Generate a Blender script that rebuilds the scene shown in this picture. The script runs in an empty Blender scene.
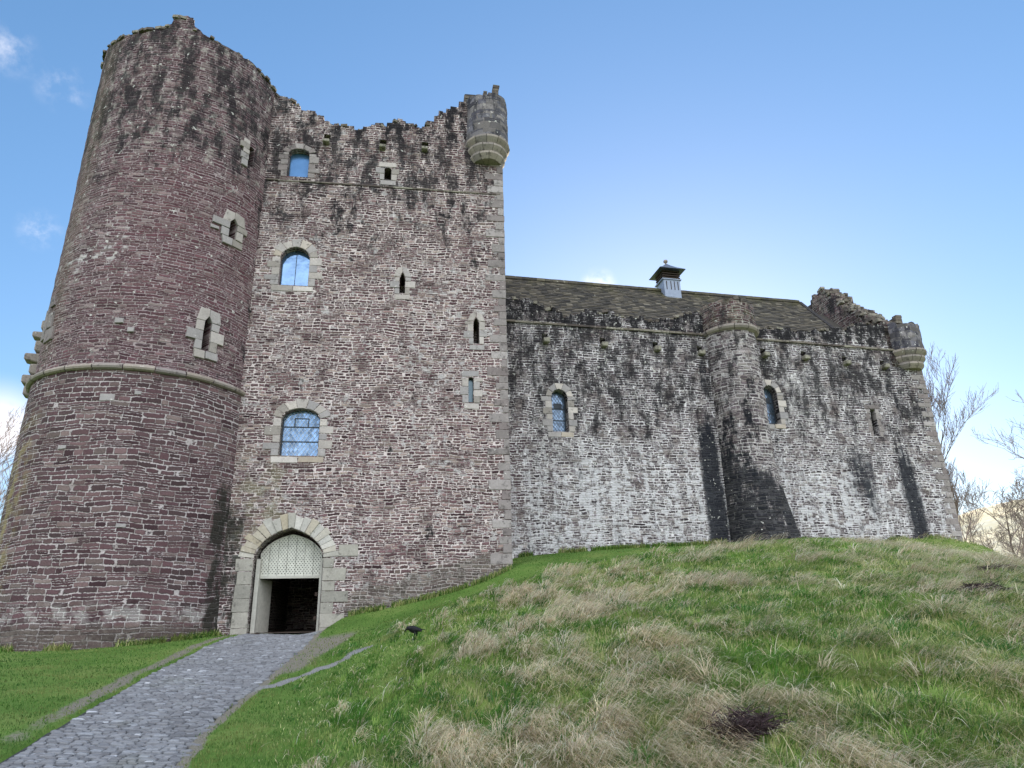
import bpy, bmesh, math, random
import numpy as np
from mathutils import Vector, Matrix, noise as mnoise
random.seed(7)
RNG = np.random.default_rng(11)
SC = bpy.context.scene
COL = SC.collection

# ------------------------------------------------------------------ camera
PITCH, ROLL = math.radians(20.0), math.radians(1.55)
_F = Vector((0, math.cos(PITCH), math.sin(PITCH)))
_U = Vector((0, -math.sin(PITCH), math.cos(PITCH)))
_R = Vector((1, 0, 0))
_R2 = _R*math.cos(ROLL) - _U*math.sin(ROLL)
_U2 = _U*math.cos(ROLL) + _R*math.sin(ROLL)
cam_data = bpy.data.cameras.new("camera")
cam_data.sensor_width = 36.0
cam_data.lens = 36.0*700.0/1024.0
cam_data.clip_start = 0.1
cam_data.clip_end = 6000.0
cam = bpy.data.objects.new("camera", cam_data)
COL.objects.link(cam)
m = Matrix((( _R2.x, _U2.x, -_F.x, 0.0), (_R2.y, _U2.y, -_F.y, 0.0), (_R2.z, _U2.z, -_F.z, 1.6), (0, 0, 0, 1)))
cam.matrix_world = m
SC.camera = cam

# ------------------------------------------------------------------ view, sun, sky
SC.view_settings.view_transform = 'Standard'
SC.view_settings.look = 'None'
SC.view_settings.gamma = 1.0
SC.view_settings.use_curve_mapping = False
SC.view_settings.exposure = 1.68
SUN_AZ, SUN_EL = 12.0, 13.0          # degrees clockwise from +Y, degrees above the horizon
SUN_STRENGTH = 4.5
SKY_STRENGTH = 0.105
sun_dir = Vector((math.sin(math.radians(SUN_AZ))*math.cos(math.radians(SUN_EL)),
                  math.cos(math.radians(SUN_AZ))*math.cos(math.radians(SUN_EL)),
                  math.sin(math.radians(SUN_EL))))
sun_data = bpy.data.lights.new("sun", 'SUN')
sun_data.energy = SUN_STRENGTH
sun_data.angle = math.radians(0.5)
sun_data.color = (1.0, 0.86, 0.68)
sun = bpy.data.objects.new("sun", sun_data)
COL.objects.link(sun)
sun.location = (20, 60, 40)
sun.rotation_euler = (-sun_dir).to_track_quat('-Z', 'Y').to_euler()


# ------------------------------------------------------------------ node helpers
class S:
    """a value in a node tree with operators"""
    def __init__(s, g, sock): s.g, s.k = g, sock
    def __add__(s, o): return s.g.math('ADD', s, o)
    def __radd__(s, o): return s.g.math('ADD', o, s)
    def __sub__(s, o): return s.g.math('SUBTRACT', s, o)
    def __rsub__(s, o): return s.g.math('SUBTRACT', o, s)
    def __mul__(s, o): return s.g.math('MULTIPLY', s, o)
    def __rmul__(s, o): return s.g.math('MULTIPLY', o, s)
    def __truediv__(s, o): return s.g.math('DIVIDE', s, o)


def lin(r, g=None, b=None):
    if g is None: r, g, b = r
    f = lambda c: ((c/255.0)/12.92 if c/255.0 <= 0.04045 else ((c/255.0+0.055)/1.055)**2.4)
    return (f(r), f(g), f(b), 1.0)


class G:
    def __init__(s, tree): s.t = tree
    def node(s, kind, **kw):
        n = s.t.nodes.new(kind)
        for k, v in kw.items(): setattr(n, k, v)
        return n
    def put(s, inp, v):
        if isinstance(v, S): s.t.links.new(v.k, inp)
        else: inp.default_value = v
    def math(s, op, a, b=None, c=None, clamp=False):
        n = s.node('ShaderNodeMath', operation=op, use_clamp=clamp)
        s.put(n.inputs[0], a)
        if b is not None: s.put(n.inputs[1], b)
        if c is not None: s.put(n.inputs[2], c)
        return S(s, n.outputs[0])
    def floor(s, a): return s.math('FLOOR', a)
    def fract(s, a): return s.math('FRACT', a)
    def mn(s, a, b): return s.math('MINIMUM', a, b)
    def mx(s, a, b): return s.math('MAXIMUM', a, b)
    def clamp(s, a): return s.math('ADD', a, 0.0, clamp=True)
    def xyz(s, x=0.0, y=0.0, z=0.0):
        n = s.node('ShaderNodeCombineXYZ')
        for i, v in enumerate((x, y, z)): s.put(n.inputs[i], v)
        return S(s, n.outputs[0])
    def sep(s, v):
        n = s.node('ShaderNodeSeparateXYZ'); s.put(n.inputs[0], v)
        return [S(s, o) for o in n.outputs]
    def ramp01(s, a, lo, hi, o0=0.0, o1=1.0, smooth=True):
        n = s.node('ShaderNodeMapRange', interpolation_type='SMOOTHSTEP' if smooth else 'LINEAR')
        s.put(n.inputs[0], a); s.put(n.inputs[1], lo); s.put(n.inputs[2], hi); s.put(n.inputs[3], o0); s.put(n.inputs[4], o1)
        return S(s, n.outputs[0])
    def noise(s, vec, scale=1.0, detail=2.0, rough=0.5, color=False, dist=0.0):
        n = s.node('ShaderNodeTexNoise')
        s.put(n.inputs['Vector'], vec); n.inputs['Scale'].default_value = scale
        n.inputs['Detail'].default_value = detail; n.inputs['Roughness'].default_value = rough
        n.inputs['Distortion'].default_value = dist
        return S(s, n.outputs[1 if color else 0])
    def white(s, vec):
        n = s.node('ShaderNodeTexWhiteNoise', noise_dimensions='3D'); s.put(n.inputs['Vector'], vec)
        return s.sep_color(S(s, n.outputs['Color']))
    def sep_color(s, c):
        n = s.node('ShaderNodeSeparateColor'); s.put(n.inputs[0], c)
        return [S(s, o) for o in n.outputs]
    def mix(s, f, a, b, mode='MIX'):
        n = s.node('ShaderNodeMix', data_type='RGBA', blend_type=mode, clamp_factor=True)
        s.put(n.inputs[0], f); s.put(n.inputs[6], a); s.put(n.inputs[7], b)
        return S(s, n.outputs[2])
    def scale(s, c, f):
        """colour times a value"""
        n = s.node('ShaderNodeVectorMath', operation='SCALE'); s.put(n.inputs[0], c); s.put(n.inputs['Scale'], f)
        return S(s, n.outputs[0])
    def ramp(s, f, stops, const=False):
        n = s.node('ShaderNodeValToRGB'); s.put(n.inputs[0], f)
        e = n.color_ramp.elements
        n.color_ramp.interpolation = 'CONSTANT' if const else 'LINEAR'
        e[0].position, e[0].color = stops[0]
        e[1].position, e[1].color = stops[-1]
        for p, c in stops[1:-1]:
            x = e.new(p); x.color = c
        return S(s, n.outputs[0])
    def bump(s, h, strength=0.5, dist=0.05):
        n = s.node('ShaderNodeBump'); n.inputs['Strength'].default_value = strength; n.inputs['Distance'].default_value = dist
        s.put(n.inputs['Height'], h)
        return S(s, n.outputs[0])
    def uv(s):
        n = s.node('ShaderNodeUVMap', uv_map='UVMap'); return S(s, n.outputs[0])
    def obj(s):
        n = s.node('ShaderNodeTexCoord'); return S(s, n.outputs['Object'])
    def pos(s):
        n = s.node('ShaderNodeNewGeometry'); return S(s, n.outputs['Position'])
    def island(s):
        n = s.node('ShaderNodeNewGeometry'); return S(s, n.outputs['Random Per Island'])
    def attr(s, name, out='Fac'):
        n = s.node('ShaderNodeAttribute', attribute_name=name); return S(s, n.outputs[out])


def new_mat(name):
    m = bpy.data.materials.new(name); m.use_nodes = True
    m.node_tree.nodes.clear()
    return m, G(m.node_tree)


def finish(g, color, rough=0.9, normal=None, metallic=0.0, spec=0.3, **kw):
    b = g.node('ShaderNodeBsdfPrincipled')
    g.put(b.inputs['Base Color'], color); g.put(b.inputs['Roughness'], rough)
    g.put(b.inputs['Metallic'], metallic); b.inputs['Specular IOR Level'].default_value = spec
    for k, v in kw.items(): g.put(b.inputs[k], v)
    if normal is not None: g.put(b.inputs['Normal'], normal)
    o = g.node('ShaderNodeOutputMaterial')
    g.t.links.new(b.outputs[0], o.inputs[0])
    return b


# ------------------------------------------------------------------ world: Nishita sky, clouds in view, added fill clouds out of view
world = bpy.data.worlds.new("World")
SC.world = world
world.use_nodes = True
wt = world.node_tree
wt.nodes.clear()
wg = G(wt)
sky = wg.node('ShaderNodeTexSky', sky_type='NISHITA', sun_disc=False)
sky.sun_elevation = math.radians(SUN_EL)
sky.sun_rotation = math.radians(SUN_AZ)
sky.air_density = 1.0
sky.dust_density = 0.3
sky.ozone_density = 2.0
tc = wg.node('ShaderNodeTexCoord')
wdir = S(wg, tc.outputs['Generated'])
wx, wy, wz = wg.sep(wdir)
hs = wg.node('ShaderNodeHueSaturation'); hs.inputs['Saturation'].default_value = 1.22
wt.links.new(sky.outputs[0], hs.inputs['Color'])
gm = wg.node('ShaderNodeGamma'); gm.inputs['Gamma'].default_value = 0.74
wt.links.new(hs.outputs[0], gm.inputs['Color'])
skyc = wg.scale(wg.mix(1.0, S(wg, gm.outputs[0]), (0.92, 0.97, 1.10, 1.0), 'MULTIPLY'), SKY_STRENGTH)


def dir_blob(px, py, pz, size):
    n = wg.node('ShaderNodeVectorMath', operation='DISTANCE')
    wg.put(n.inputs[0], wdir)
    l = math.sqrt(px*px+py*py+pz*pz); n.inputs[1].default_value = (px/l, py/l, pz/l)
    return wg.ramp01(S(wg, n.outputs['Value']), 0.0, size, 1.0, 0.0)


# unseen bright cloud layer added behind the viewer to light the shaded walls
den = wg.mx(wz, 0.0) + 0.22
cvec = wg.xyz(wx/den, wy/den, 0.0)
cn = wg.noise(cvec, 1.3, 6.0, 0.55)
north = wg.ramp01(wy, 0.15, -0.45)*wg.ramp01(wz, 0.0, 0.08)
cl_fill = wg.ramp01(cn, 0.36, 0.56)*north
# small clouds in the view: wisps high on the left, a puff low on the left, a sliver over the ridge
wn = wg.noise(wdir, 14.0, 5.0, 0.6, dist=0.6)
wn2 = wg.noise(wdir, 30.0, 5.0, 0.6)
cl_view = wg.math('ADD', dir_blob(-0.535, 0.585, 0.614, 0.035)*wg.ramp01(wn2, 0.42, 0.85)*0.55, dir_blob(-0.500, 0.625, 0.600, 0.035)*wg.ramp01(wn2, 0.42, 0.85)*0.45)
cl_view = cl_view + dir_blob(-0.545, 0.70, 0.462, 0.03)*wg.ramp01(wn2, 0.42, 0.8)*0.5
cl_view = cl_view + dir_blob(-0.592, 0.765, 0.235, 0.075)*wg.ramp01(wn, 0.35, 0.6)*0.9
cl_view = cl_view + dir_blob(0.125, 0.876, 0.462, 0.03)*wg.ramp01(wn2, 0.35, 0.65)*0.8
cl_view = wg.clamp(cl_view)
c1 = wg.mix(cl_fill, skyc, (1.08, 1.10, 1.17, 1.0))
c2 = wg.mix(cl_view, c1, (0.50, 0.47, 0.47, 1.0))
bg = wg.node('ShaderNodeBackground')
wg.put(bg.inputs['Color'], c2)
bg.inputs['Strength'].default_value = 1.0
wo = wg.node('ShaderNodeOutputWorld')
wt.links.new(bg.outputs[0], wo.inputs[0])


# ------------------------------------------------------------------ object helpers
CASTLE_AT = Vector((0.0, 34.0, 2.0))


def tag(o, label=None, cat=None, group=None, kind=None):
    if label: o['label'] = label
    if cat: o['category'] = cat
    if group: o['group'] = group
    if kind: o['kind'] = kind
    return o


def link(name, me, mats, parent=None, loc=(0, 0, 0), rotz=0.0):
    for mm in (mats if isinstance(mats, (list, tuple)) else [mats]):
        if mm.name not in me.materials: me.materials.append(mm)
    o = bpy.data.objects.new(name, me)
    COL.objects.link(o)
    o.location = loc
    o.rotation_euler = (0, 0, rotz)
    if parent: o.parent = parent
    return o


def bm_mesh(name, bm, smooth=False):
    me = bpy.data.meshes.new(name)
    bm.normal_update()
    bm.to_mesh(me)
    bm.free()
    if smooth:
        me.polygons.foreach_set('use_smooth', [True]*len(me.polygons))
    return me


def empty(name, loc):
    o = bpy.data.objects.new(name, None)
    COL.objects.link(o)
    o.location = loc
    return o


def planar_uv(me):
    """UVs in metres: (x,z) on faces seen from the front, (y,z) on the sides, (x,y) on tops"""
    uv = me.uv_layers.get('UVMap') or me.uv_layers.new(name='UVMap')
    vs = me.vertices
    for p in me.polygons:
        n = p.normal
        for li in p.loop_indices:
            c = vs[me.loops[li].vertex_index].co
            if abs(n.z) > 0.8: t = (c.x, c.y)
            elif abs(n.x) > abs(n.y): t = (c.y+50.0, c.z)
            else: t = (c.x, c.z)
            uv.data[li].uv = t


def round_uv(me, rad, cx=0.0, cy=0.0):
    uv = me.uv_layers.get('UVMap') or me.uv_layers.new(name='UVMap')
    vs = me.vertices
    for p in me.polygons:
        pc = p.center
        a0 = math.atan2(pc.x-cx, -(pc.y-cy))
        for li in p.loop_indices:
            c = vs[me.loops[li].vertex_index].co
            a = math.atan2(c.x-cx, -(c.y-cy))
            if a-a0 > math.pi: a -= 2*math.pi
            if a0-a > math.pi: a += 2*math.pi
            if abs(p.normal.z) > 0.8: uv.data[li].uv = (c.x, c.y)
            else: uv.data[li].uv = (a*rad, c.z)


def add_box(bm, x0, x1, y0, y1, z0, z1, jit=0.0, mat=0):
    vs = [bm.verts.new((x+random.uniform(-jit, jit), y+random.uniform(-jit, jit), z+random.uniform(-jit, jit)))
          for x in (x0, x1) for y in (y0, y1) for z in (z0, z1)]
    for f in ((0, 1, 3, 2), (4, 6, 7, 5), (0, 4, 5, 1), (2, 3, 7, 6), (0, 2, 6, 4), (1, 5, 7, 3)):
        fc = bm.faces.new([vs[i] for i in f]); fc.material_index = mat
    return vs


def add_prism(bm, poly, y0, y1, fmap=None, mat=0):
    """extrude a (u,z) polygon (counter-clockwise seen from the front, i.e. from -y) from y0 (front) to y1 (back)"""
    fm = fmap or (lambda u, y, z: (u, y, z))
    a = sum(poly[i][0]*poly[(i+1) % len(poly)][1]-poly[(i+1) % len(poly)][0]*poly[i][1] for i in range(len(poly)))
    if a < 0: poly = poly[::-1]
    f = [bm.verts.new(fm(u, y0, z)) for u, z in poly]
    b = [bm.verts.new(fm(u, y1, z)) for u, z in poly]
    n = len(poly)
    fs = [bm.faces.new(f), bm.faces.new(b[::-1])]
    for i in range(n):
        j = (i+1) % n
        fs.append(bm.faces.new((f[j], f[i], b[i], b[j])))
    for q in fs: q.material_index = mat
    return f, b


def add_tube(bm, pts, radii, sides=6, cap=True):
    pts = [Vector(p) for p in pts]
    rings = []
    for i, p in enumerate(pts):
        d = (pts[min(i+1, len(pts)-1)]-pts[max(i-1, 0)]).normalized()
        a = d.orthogonal().normalized() if abs(d.z) > 0.95 else d.cross(Vector((0, 0, 1))).normalized()
        b = d.cross(a)
        rings.append([bm.verts.new(p+(a*math.cos(2*math.pi*k/sides)+b*math.sin(2*math.pi*k/sides))*radii[i]) for k in range(sides)])
    for r0, r1 in zip(rings, rings[1:]):
        for k in range(sides):
            bm.faces.new((r0[k], r0[(k+1) % sides], r1[(k+1) % sides], r1[k]))
    if cap:
        bm.faces.new(rings[0][::-1]); bm.faces.new(rings[-1])


def add_lathe(bm, prof, cx, cy, a0=-math.pi, a1=math.pi, n=48, jit=None):
    """turn a (radius, z) profile about a vertical axis; angle 0 faces -y"""
    full = abs((a1-a0)-2*math.pi) < 1e-6
    cols = []
    for k in range(n if full else n+1):
        a = a0+(a1-a0)*k/n
        col = []
        for r, z in prof:
            dr = jit(a, z) if jit else 0.0
            col.append(bm.verts.new((cx+(r+dr)*math.sin(a), cy-(r+dr)*math.cos(a), z)))
        cols.append(col)
    m = len(cols)
    for k in range(m if full else m-1):
        c0, c1 = cols[k], cols[(k+1) % m]
        for i in range(len(prof)-1):
            bm.faces.new((c0[i], c1[i], c1[i+1], c0[i+1]))
    return cols


def cut(me, cutter_bm):
    """boolean difference, applied for good; nothing but the result stays in the file"""
    bmesh.ops.recalc_face_normals(cutter_bm, faces=cutter_bm.faces[:])
    cm = bpy.data.meshes.new('cutter'); cutter_bm.to_mesh(cm); cutter_bm.free()
    a = bpy.data.objects.new('cut_a', me); b = bpy.data.objects.new('cut_b', cm)
    COL.objects.link(a); COL.objects.link(b)
    md = a.modifiers.new('b', 'BOOLEAN'); md.operation = 'DIFFERENCE'; md.solver = 'EXACT'; md.object = b
    bpy.context.view_layer.update()
    dg = bpy.context.evaluated_depsgraph_get()
    out = bpy.data.meshes.new_from_object(a.evaluated_get(dg))
    bpy.data.objects.remove(a); bpy.data.objects.remove(b); bpy.data.meshes.remove(cm); bpy.data.meshes.remove(me)
    return out


def arch_poly(u0, u1, z0, zs, zt, n=12, point=0.0):
    """opening: straight jambs from z0 to the springing zs, arched head to zt; point>0 makes it pointed"""
    uc, w = (u0+u1)/2, (u1-u0)/2
    top = []
    for i in range(n+1):
        t = -1+2*i/n
        e = math.sqrt(max(0, 1-t*t)); tri = 1-abs(t)
        top.append((uc-t*w, zs+(zt-zs)*((1-point)*e+point*tri)))
    return [(u0, z0), (u1, z0)] + top


# ------------------------------------------------------------------ masonry materials
def masonry(g, u, v, h, w, joint, wob=0.2):
    """rubble brought to courses: returns stone mask, three random values per stone, relief"""
    p = g.xyz(u, v, 0.0)
    w1 = g.noise(p, 0.45, 2.0) - 0.5
    w2 = g.noise(p, 4.5, 2.0) - 0.5
    vv = v + w1*wob*2.0 + w2*0.07
    V = vv/h + g.noise(g.xyz(0.0, vv, 3.3), 2.1, 1.0)*1.5
    row = g.floor(V); fv = V-row
    r1 = g.white(g.xyz(row, 1.7, 0.3))[0]
    U = u/w*(0.75+0.6*r1) + r1*37.0 + g.noise(g.xyz(u/w*0.9, row*5.31, 0.0), 1.0, 1.0)*1.7 + w2*0.15
    col = g.floor(U); fu = U-col
    rn = g.white(g.xyz(col, row, 0.0))
    s = g.math('LESS_THAN', rn[2], 0.36)
    f2 = g.fract(fv*(1.0+s)); sub = g.floor(fv*2.0)*s
    rn2 = g.white(g.xyz(col, row, sub*7.0+2.0))
    dx = g.mn(fu, 1.0-fu)*w
    dy = g.mn(f2, 1.0-f2)*h/(1.0+s*0.8)
    d = g.math('SMOOTH_MIN', dx, dy, 0.035) + (g.noise(p, 11.0, 3.0, 0.65)-0.5)*0.085
    jw = joint*(0.4+1.2*g.noise(p, 0.7, 2.0))
    jw = jw*(1.0-s*0.4)
    mask = g.ramp01(d, jw*0.45, jw*1.1)
    grain = g.noise(p, 16.0, 4.0, 0.7)
    relief = mask*(0.7+0.5*rn2[1]) + grain*0.35
    return p, mask, rn2, relief, grain


def stone_mat(name, h, w, joint, stones, mortar, extra=None, bump=0.95, spread=1.0):
    m, g = new_mat(name)
    u, v, _ = g.sep(g.uv())
    p, mask, rn, relief, grain = masonry(g, u, v, h, w, joint)
    g.rn = rn[1]
    st = g.ramp(rn[0], stones)
    st = g.scale(st, ((0.88-0.47*spread)+0.88*spread*rn[1])*(0.55+0.9*grain))
    mo = g.scale(g.mix(g.ramp01(g.noise(p, 1.1, 3.0), 0.45, 0.7), mortar, lin(132, 122, 118)), 0.7+0.6*grain)
    c = g.mix(mask, mo, st)
    if extra: c = extra(g, u, v, p, c, mask, rn, grain)
    finish(g, c, 0.92, g.bump(relief, bump, 0.09), spec=0.15)
    return m


def hard(n):
    """noise stretched to the full 0..1 range"""
    return (n-0.5)*2.2+0.5


def specks(g, p, c, amount, col=lin(205, 203, 196), scale=4.6):
    """pale lichen spots"""
    n = hard(g.noise(p, scale, 3.0, 0.65, dist=0.4))
    return g.mix(g.ramp01(n, 1.02-0.17*amount, 1.12-0.17*amount)*0.85, c, col)


def limewash(g, p, c, mask_val, col=lin(188, 184, 182)):
    """worn whitewash clinging to the face"""
    n = hard(g.noise(p, 2.6, 5.0, 0.72)) + (g.rn-0.5)*0.35
    return g.mix(g.ramp01(n+mask_val, 0.85, 1.12)*0.85, c, col)


def soot(g, p, c, val, col=lin(34, 33, 36)):
    n = hard(g.noise(g.xyz(*[a*b for a, b in zip(g.sep(p), (1.0, 0.35, 1.0))]), 1.6, 6.0, 0.72)) + (g.rn-0.5)*0.26
    return g.mix(g.ramp01(n+val, 0.82, 1.18)*0.88, c, col)


def patch(g, u, v, u0, u1, v0, v1, su=0.5, sv=1.0):
    """soft-edged patch of weathering on the wall"""
    return g.ramp01(u, u0-su, u0+su)*g.ramp01(u, u1+su, u1-su)*g.ramp01(v, v0-sv, v0+sv)*g.ramp01(v, v1+sv, v1-sv)


T_STONES = [(0.0, lin(74, 56, 60)), (0.3, lin(98, 75, 78)), (0.55, lin(84, 70, 71)), (0.8, lin(110, 86, 88)), (1.0, lin(126, 112, 108))]
TU_STONES = [(0.0, lin(80, 58, 64)), (0.3, lin(110, 80, 85)), (0.55, lin(90, 73, 76)), (0.85, lin(122, 96, 98)), (1.0, lin(150, 138, 134))]
G_STONES = [(0.0, lin(78, 58, 62)), (0.3, lin(112, 87, 89)), (0.55, lin(92, 74, 74)), (0.8, lin(132, 107, 105)), (1.0, lin(162, 146, 136))]
H_STONES = [(0.0, lin(70, 62, 66)), (0.3, lin(110, 98, 102)), (0.55, lin(88, 80, 82)), (0.8, lin(136, 126, 126)), (1.0, lin(168, 160, 156))]
MORTAR = lin(192, 184, 182)


def x_tower_low(g, u, v, p, c, mask, rn, grain):
    # lichen on the weather side, moss and grey render at the foot
    lich = patch(g, u, v, -3.6, -2.2, 3.0, 9.5, 0.7, 1.5)
    c = g.mix(lich*g.ramp01(g.noise(p, 1.8, 4.0), 0.4, 0.65)*0.75, c, lin(150, 138, 98))
    foot = g.ramp01(v - g.noise(p, 0.9, 3.0)*0.5, 2.25, 1.95)
    c = g.mix(foot*(0.35+0.4*g.noise(p, 2.5, 3.0)), c, g.ramp(g.noise(p, 5.0, 4.0, 0.7), [(0.3, lin(56, 52, 48)), (0.55, lin(98, 92, 84)), (0.75, lin(140, 138, 130))]))
    damp = g.ramp01(v, 2.3, 2.6)*g.ramp01(v, 3.3, 2.7)
    c = g.mix(damp*g.ramp01(g.noise(p, 2.0, 4.0), 0.45, 0.6)*(1.0-mask*0.6), c, lin(190, 186, 182))
    # mossy run in the corner beside the gate
    run = patch(g, u, v, 5.0, 6.6, 1.5, 8.0, 0.5, 1.2)
    c = soot(g, p, c, run*0.62-0.02, lin(40, 42, 36))
    return specks(g, p, c, 0.25)


def x_tower_high(g, u, v, p, c, mask, rn, grain):
    # bleached mid band, then dark crust and lichen towards the wall head
    c = limewash(g, p, c, 0.26*patch(g, u, v, -3.4, 0.8, 15.5, 17.5, 1.2, 1.2)+0.04)
    c = limewash(g, p, c, g.ramp01(v, 18.5, 23.0)*0.30, lin(170, 164, 156))
    red = patch(g, u, v, 0.2, 6.0, 14.5, 21.0, 1.5, 1.5)
    c = g.mix(red*0.3*mask, c, lin(98, 60, 66))
    c = soot(g, p, c, g.ramp01(v, 16.0, 25.0)*0.46+0.05)
    c = soot(g, p, c, patch(g, u, v, 5.6, 7.5, 12.0, 30.0, 0.8, 2.0)*0.5)
    c = g.mix(patch(g, u, v, -3.4, -2.2, 12.0, 29.0, 0.6, 2.0)*0.22, c, lin(120, 112, 84))
    return specks(g, p, c, 1.25)


def x_gate(g, u, v, p, c, mask, rn, grain):
    c = limewash(g, p, c, 0.08+0.30*hard(g.noise(p, 0.25, 2.0)))
    c = soot(g, p, c, g.ramp01(v, 14.0, 24.5)*0.42+0.09)
    c = soot(g, p, c, patch(g, u, v, 0.3, 1.7, 18.2, 21.8, 0.5, 0.8)*0.45)
    c = soot(g, p, c, patch(g, u, v, 2.6, 6.8, 20.6, 21.6, 0.8, 0.5)*0.34)
    c = soot(g, p, c, patch(g, u, v, -2.2, 7.5, 24.9, 30.0, 0.4, 0.8)*0.45)
    c = soot(g, p, c, patch(g, u, v, -2.7, -1.9, 2.0, 6.8, 0.25, 0.8)*0.6, lin(44, 46, 40))
    foot = v - u*0.27
    band = g.ramp01(foot - g.noise(p, 1.2, 3.0)*0.6, 2.75, 2.35)*g.ramp01(u, 1.6, 2.2)
    c = g.mix(band*(0.3+0.45*g.noise(p, 2.5, 3.0)), c, g.ramp(g.noise(p, 5.0, 4.0, 0.7), [(0.3, lin(62, 60, 54)), (0.6, lin(104, 102, 92)), (0.8, lin(140, 138, 128))]))
    green = patch(g, u, v, -2.4, -0.5, 5.5, 9.0, 0.6, 1.2)
    c = g.mix(green*g.ramp01(g.noise(p, 1.5, 3.0), 0.42, 0.62)*0.5, c, lin(142, 138, 112))
    return specks(g, p, c, 0.95)


SPOUT_RUNS = [(2.04, 16.0), (5.24, 16.0), (8.26, 16.0), (10.85, 15.9), (14.75, 16.0), (17.31, 16.0), (19.94, 15.9), (22.45, 15.8)]
HALL_STAINS = [  # u0, u1, v0, v1, softness, strength
    (10.15, 11.15, 4.0, 12.0, 0.25, 1.0), (18.7, 20.5, 7.3, 11.3, 0.5, 0.62),
    (21.95, 23.0, 4.0, 11.0, 0.4, 0.92), (13.9, 15.1, 4.0, 8.2, 0.5, 0.72), (9.6, 10.4, 4.0, 9.0, 0.5, 0.35), (22.8, 23.6, 5.0, 8.5, 0.4, 0.30), (20.8, 21.8, 4.0, 7.0, 0.5, 0.15),
    (4.2, 6.4, 13.0, 18.0, 0.8, 0.20), (7.0, 10.6, 11.8, 18.0, 1.0, 0.34), (3.8, 5.0, 10.2, 13.0, 0.5, 0.26),
    (5.6, 7.6, 8.6, 12.4, 0.7, 0.22), (16.6, 18.8, 10.0, 17.0, 0.8, 0.16), (22.0, 24.2, 11.0, 17.0, 0.8, 0.34), (-0.4, 0.5, 4.0, 9.0, 0.4, 0.22)]


def x_hall(g, u, v, p, c, mask, rn, grain):
    # limewash survives low down, running in vertical streaks
    us, vs, _ = g.sep(p)
    streak = hard(g.noise(g.xyz(us*2.4, vs*0.16, 0.0), 1.0, 4.0, 0.6))
    low = g.ramp01(v, 13.2, 8.0)
    c = limewash(g, p, c, low*(-0.02+0.74*streak)+0.05, lin(212, 210, 212))
    c = limewash(g, p, c, 0.42*patch(g, u, v, 15.2, 18.5, 11.0, 16.0, 0.6, 1.5)+0.30*patch(g, u, v, 0.8, 4.0, 9.0, 14.5, 0.8, 1.0), lin(188, 184, 182))
    c = soot(g, p, c, g.ramp01(v, 8.5, 14.0)*0.38+0.12)
    c = soot(g, p, c, g.ramp01(v, 16.9, 17.4)*0.62)
    # water runs: broken vertical streaks under the spouts and beside the buttress
    run = hard(g.noise(g.xyz(us*2.6, vs*0.11, 4.0), 1.0, 5.0, 0.65))
    blot = hard(g.noise(p, 2.2, 5.0, 0.7))
    tot = None
    for u0, u1, v0, v1, sft, k in HALL_STAINS:
        q = patch(g, u, v, u0, u1, v0, v1, sft*1.5, 1.8)*k
        tot = q if tot is None else g.mx(tot, q)
    for u0, z0 in SPOUT_RUNS:
        q = g.ramp01(g.math('ABSOLUTE', u-u0), 0.42, 0.05)*g.ramp01(v, z0, z0-0.3)*g.ramp01(v, z0-4.0, z0-0.5)*0.42
        tot = g.mx(tot, q)
    c = g.mix(g.ramp01(tot*1.12+(run-0.5)*0.62+(blot-0.5)*0.42+(g.rn-0.5)*0.15-g.ramp01(tot, 0.12, 0.0)*2.0, 0.26, 0.80)*0.95, c, g.mix(blot, lin(20, 24, 34), lin(46, 48, 54)))
    c = g.mix(patch(g, u, v, -0.5, 0.8, 6.0, 12.0, 0.5, 1.0)*0.35*mask, c, lin(92, 66, 72))
    return specks(g, p, c, 1.35)


def x_buttress(g, u, v, p, c, mask, rn, grain):
    us, vs, _ = g.sep(p)
    c = limewash(g, p, c, 0.26)
    c = soot(g, p, c, patch(g, u, v, -2.6, 0.25, 9.5, 17.2, 0.35, 1.2)*0.42)
    c = soot(g, p, c, patch(g, u, v, -1.9, 0.35, 8.0, 14.0, 0.3, 1.2)*0.36, lin(26, 28, 34))
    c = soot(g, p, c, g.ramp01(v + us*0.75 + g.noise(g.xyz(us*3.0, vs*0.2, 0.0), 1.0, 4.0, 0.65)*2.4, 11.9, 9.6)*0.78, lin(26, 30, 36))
    return specks(g, p, c, 1.0)


def x_dark(g, u, v, p, c, mask, rn, grain):
    c = soot(g, p, c, 0.42)
    c = g.mix(g.ramp01(g.noise(p, 1.2, 3.0), 0.5, 0.7)*0.35, c, lin(86, 88, 62))
    return specks(g, p, c, 1.0)


M_TOWER_LOW = stone_mat('tower_rubble_lower', 0.185, 0.48, 0.026, T_STONES, lin(176, 167, 166), x_tower_low, 0.95, 0.6)
M_TOWER_HIGH = stone_mat('tower_rubble_upper', 0.130, 0.40, 0.024, TU_STONES, lin(156, 142, 142), x_tower_high, 0.95, 0.75)
M_GATE = stone_mat('gatehouse_rubble', 0.130, 0.33, 0.028, G_STONES, lin(204, 192, 188), x_gate)
M_HALL = stone_mat('hall_rubble', 0.135, 0.33, 0.030, H_STONES, lin(212, 208, 208), x_hall)
M_BUTTRESS = stone_mat('buttress_rubble', 0.175, 0.40, 0.036, H_STONES, lin(184, 178, 176), x_buttress)
M_DARK = stone_mat('weathered_rubble', 0.16, 0.36, 0.028, G_STONES, lin(160, 156, 148), x_dark)


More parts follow.
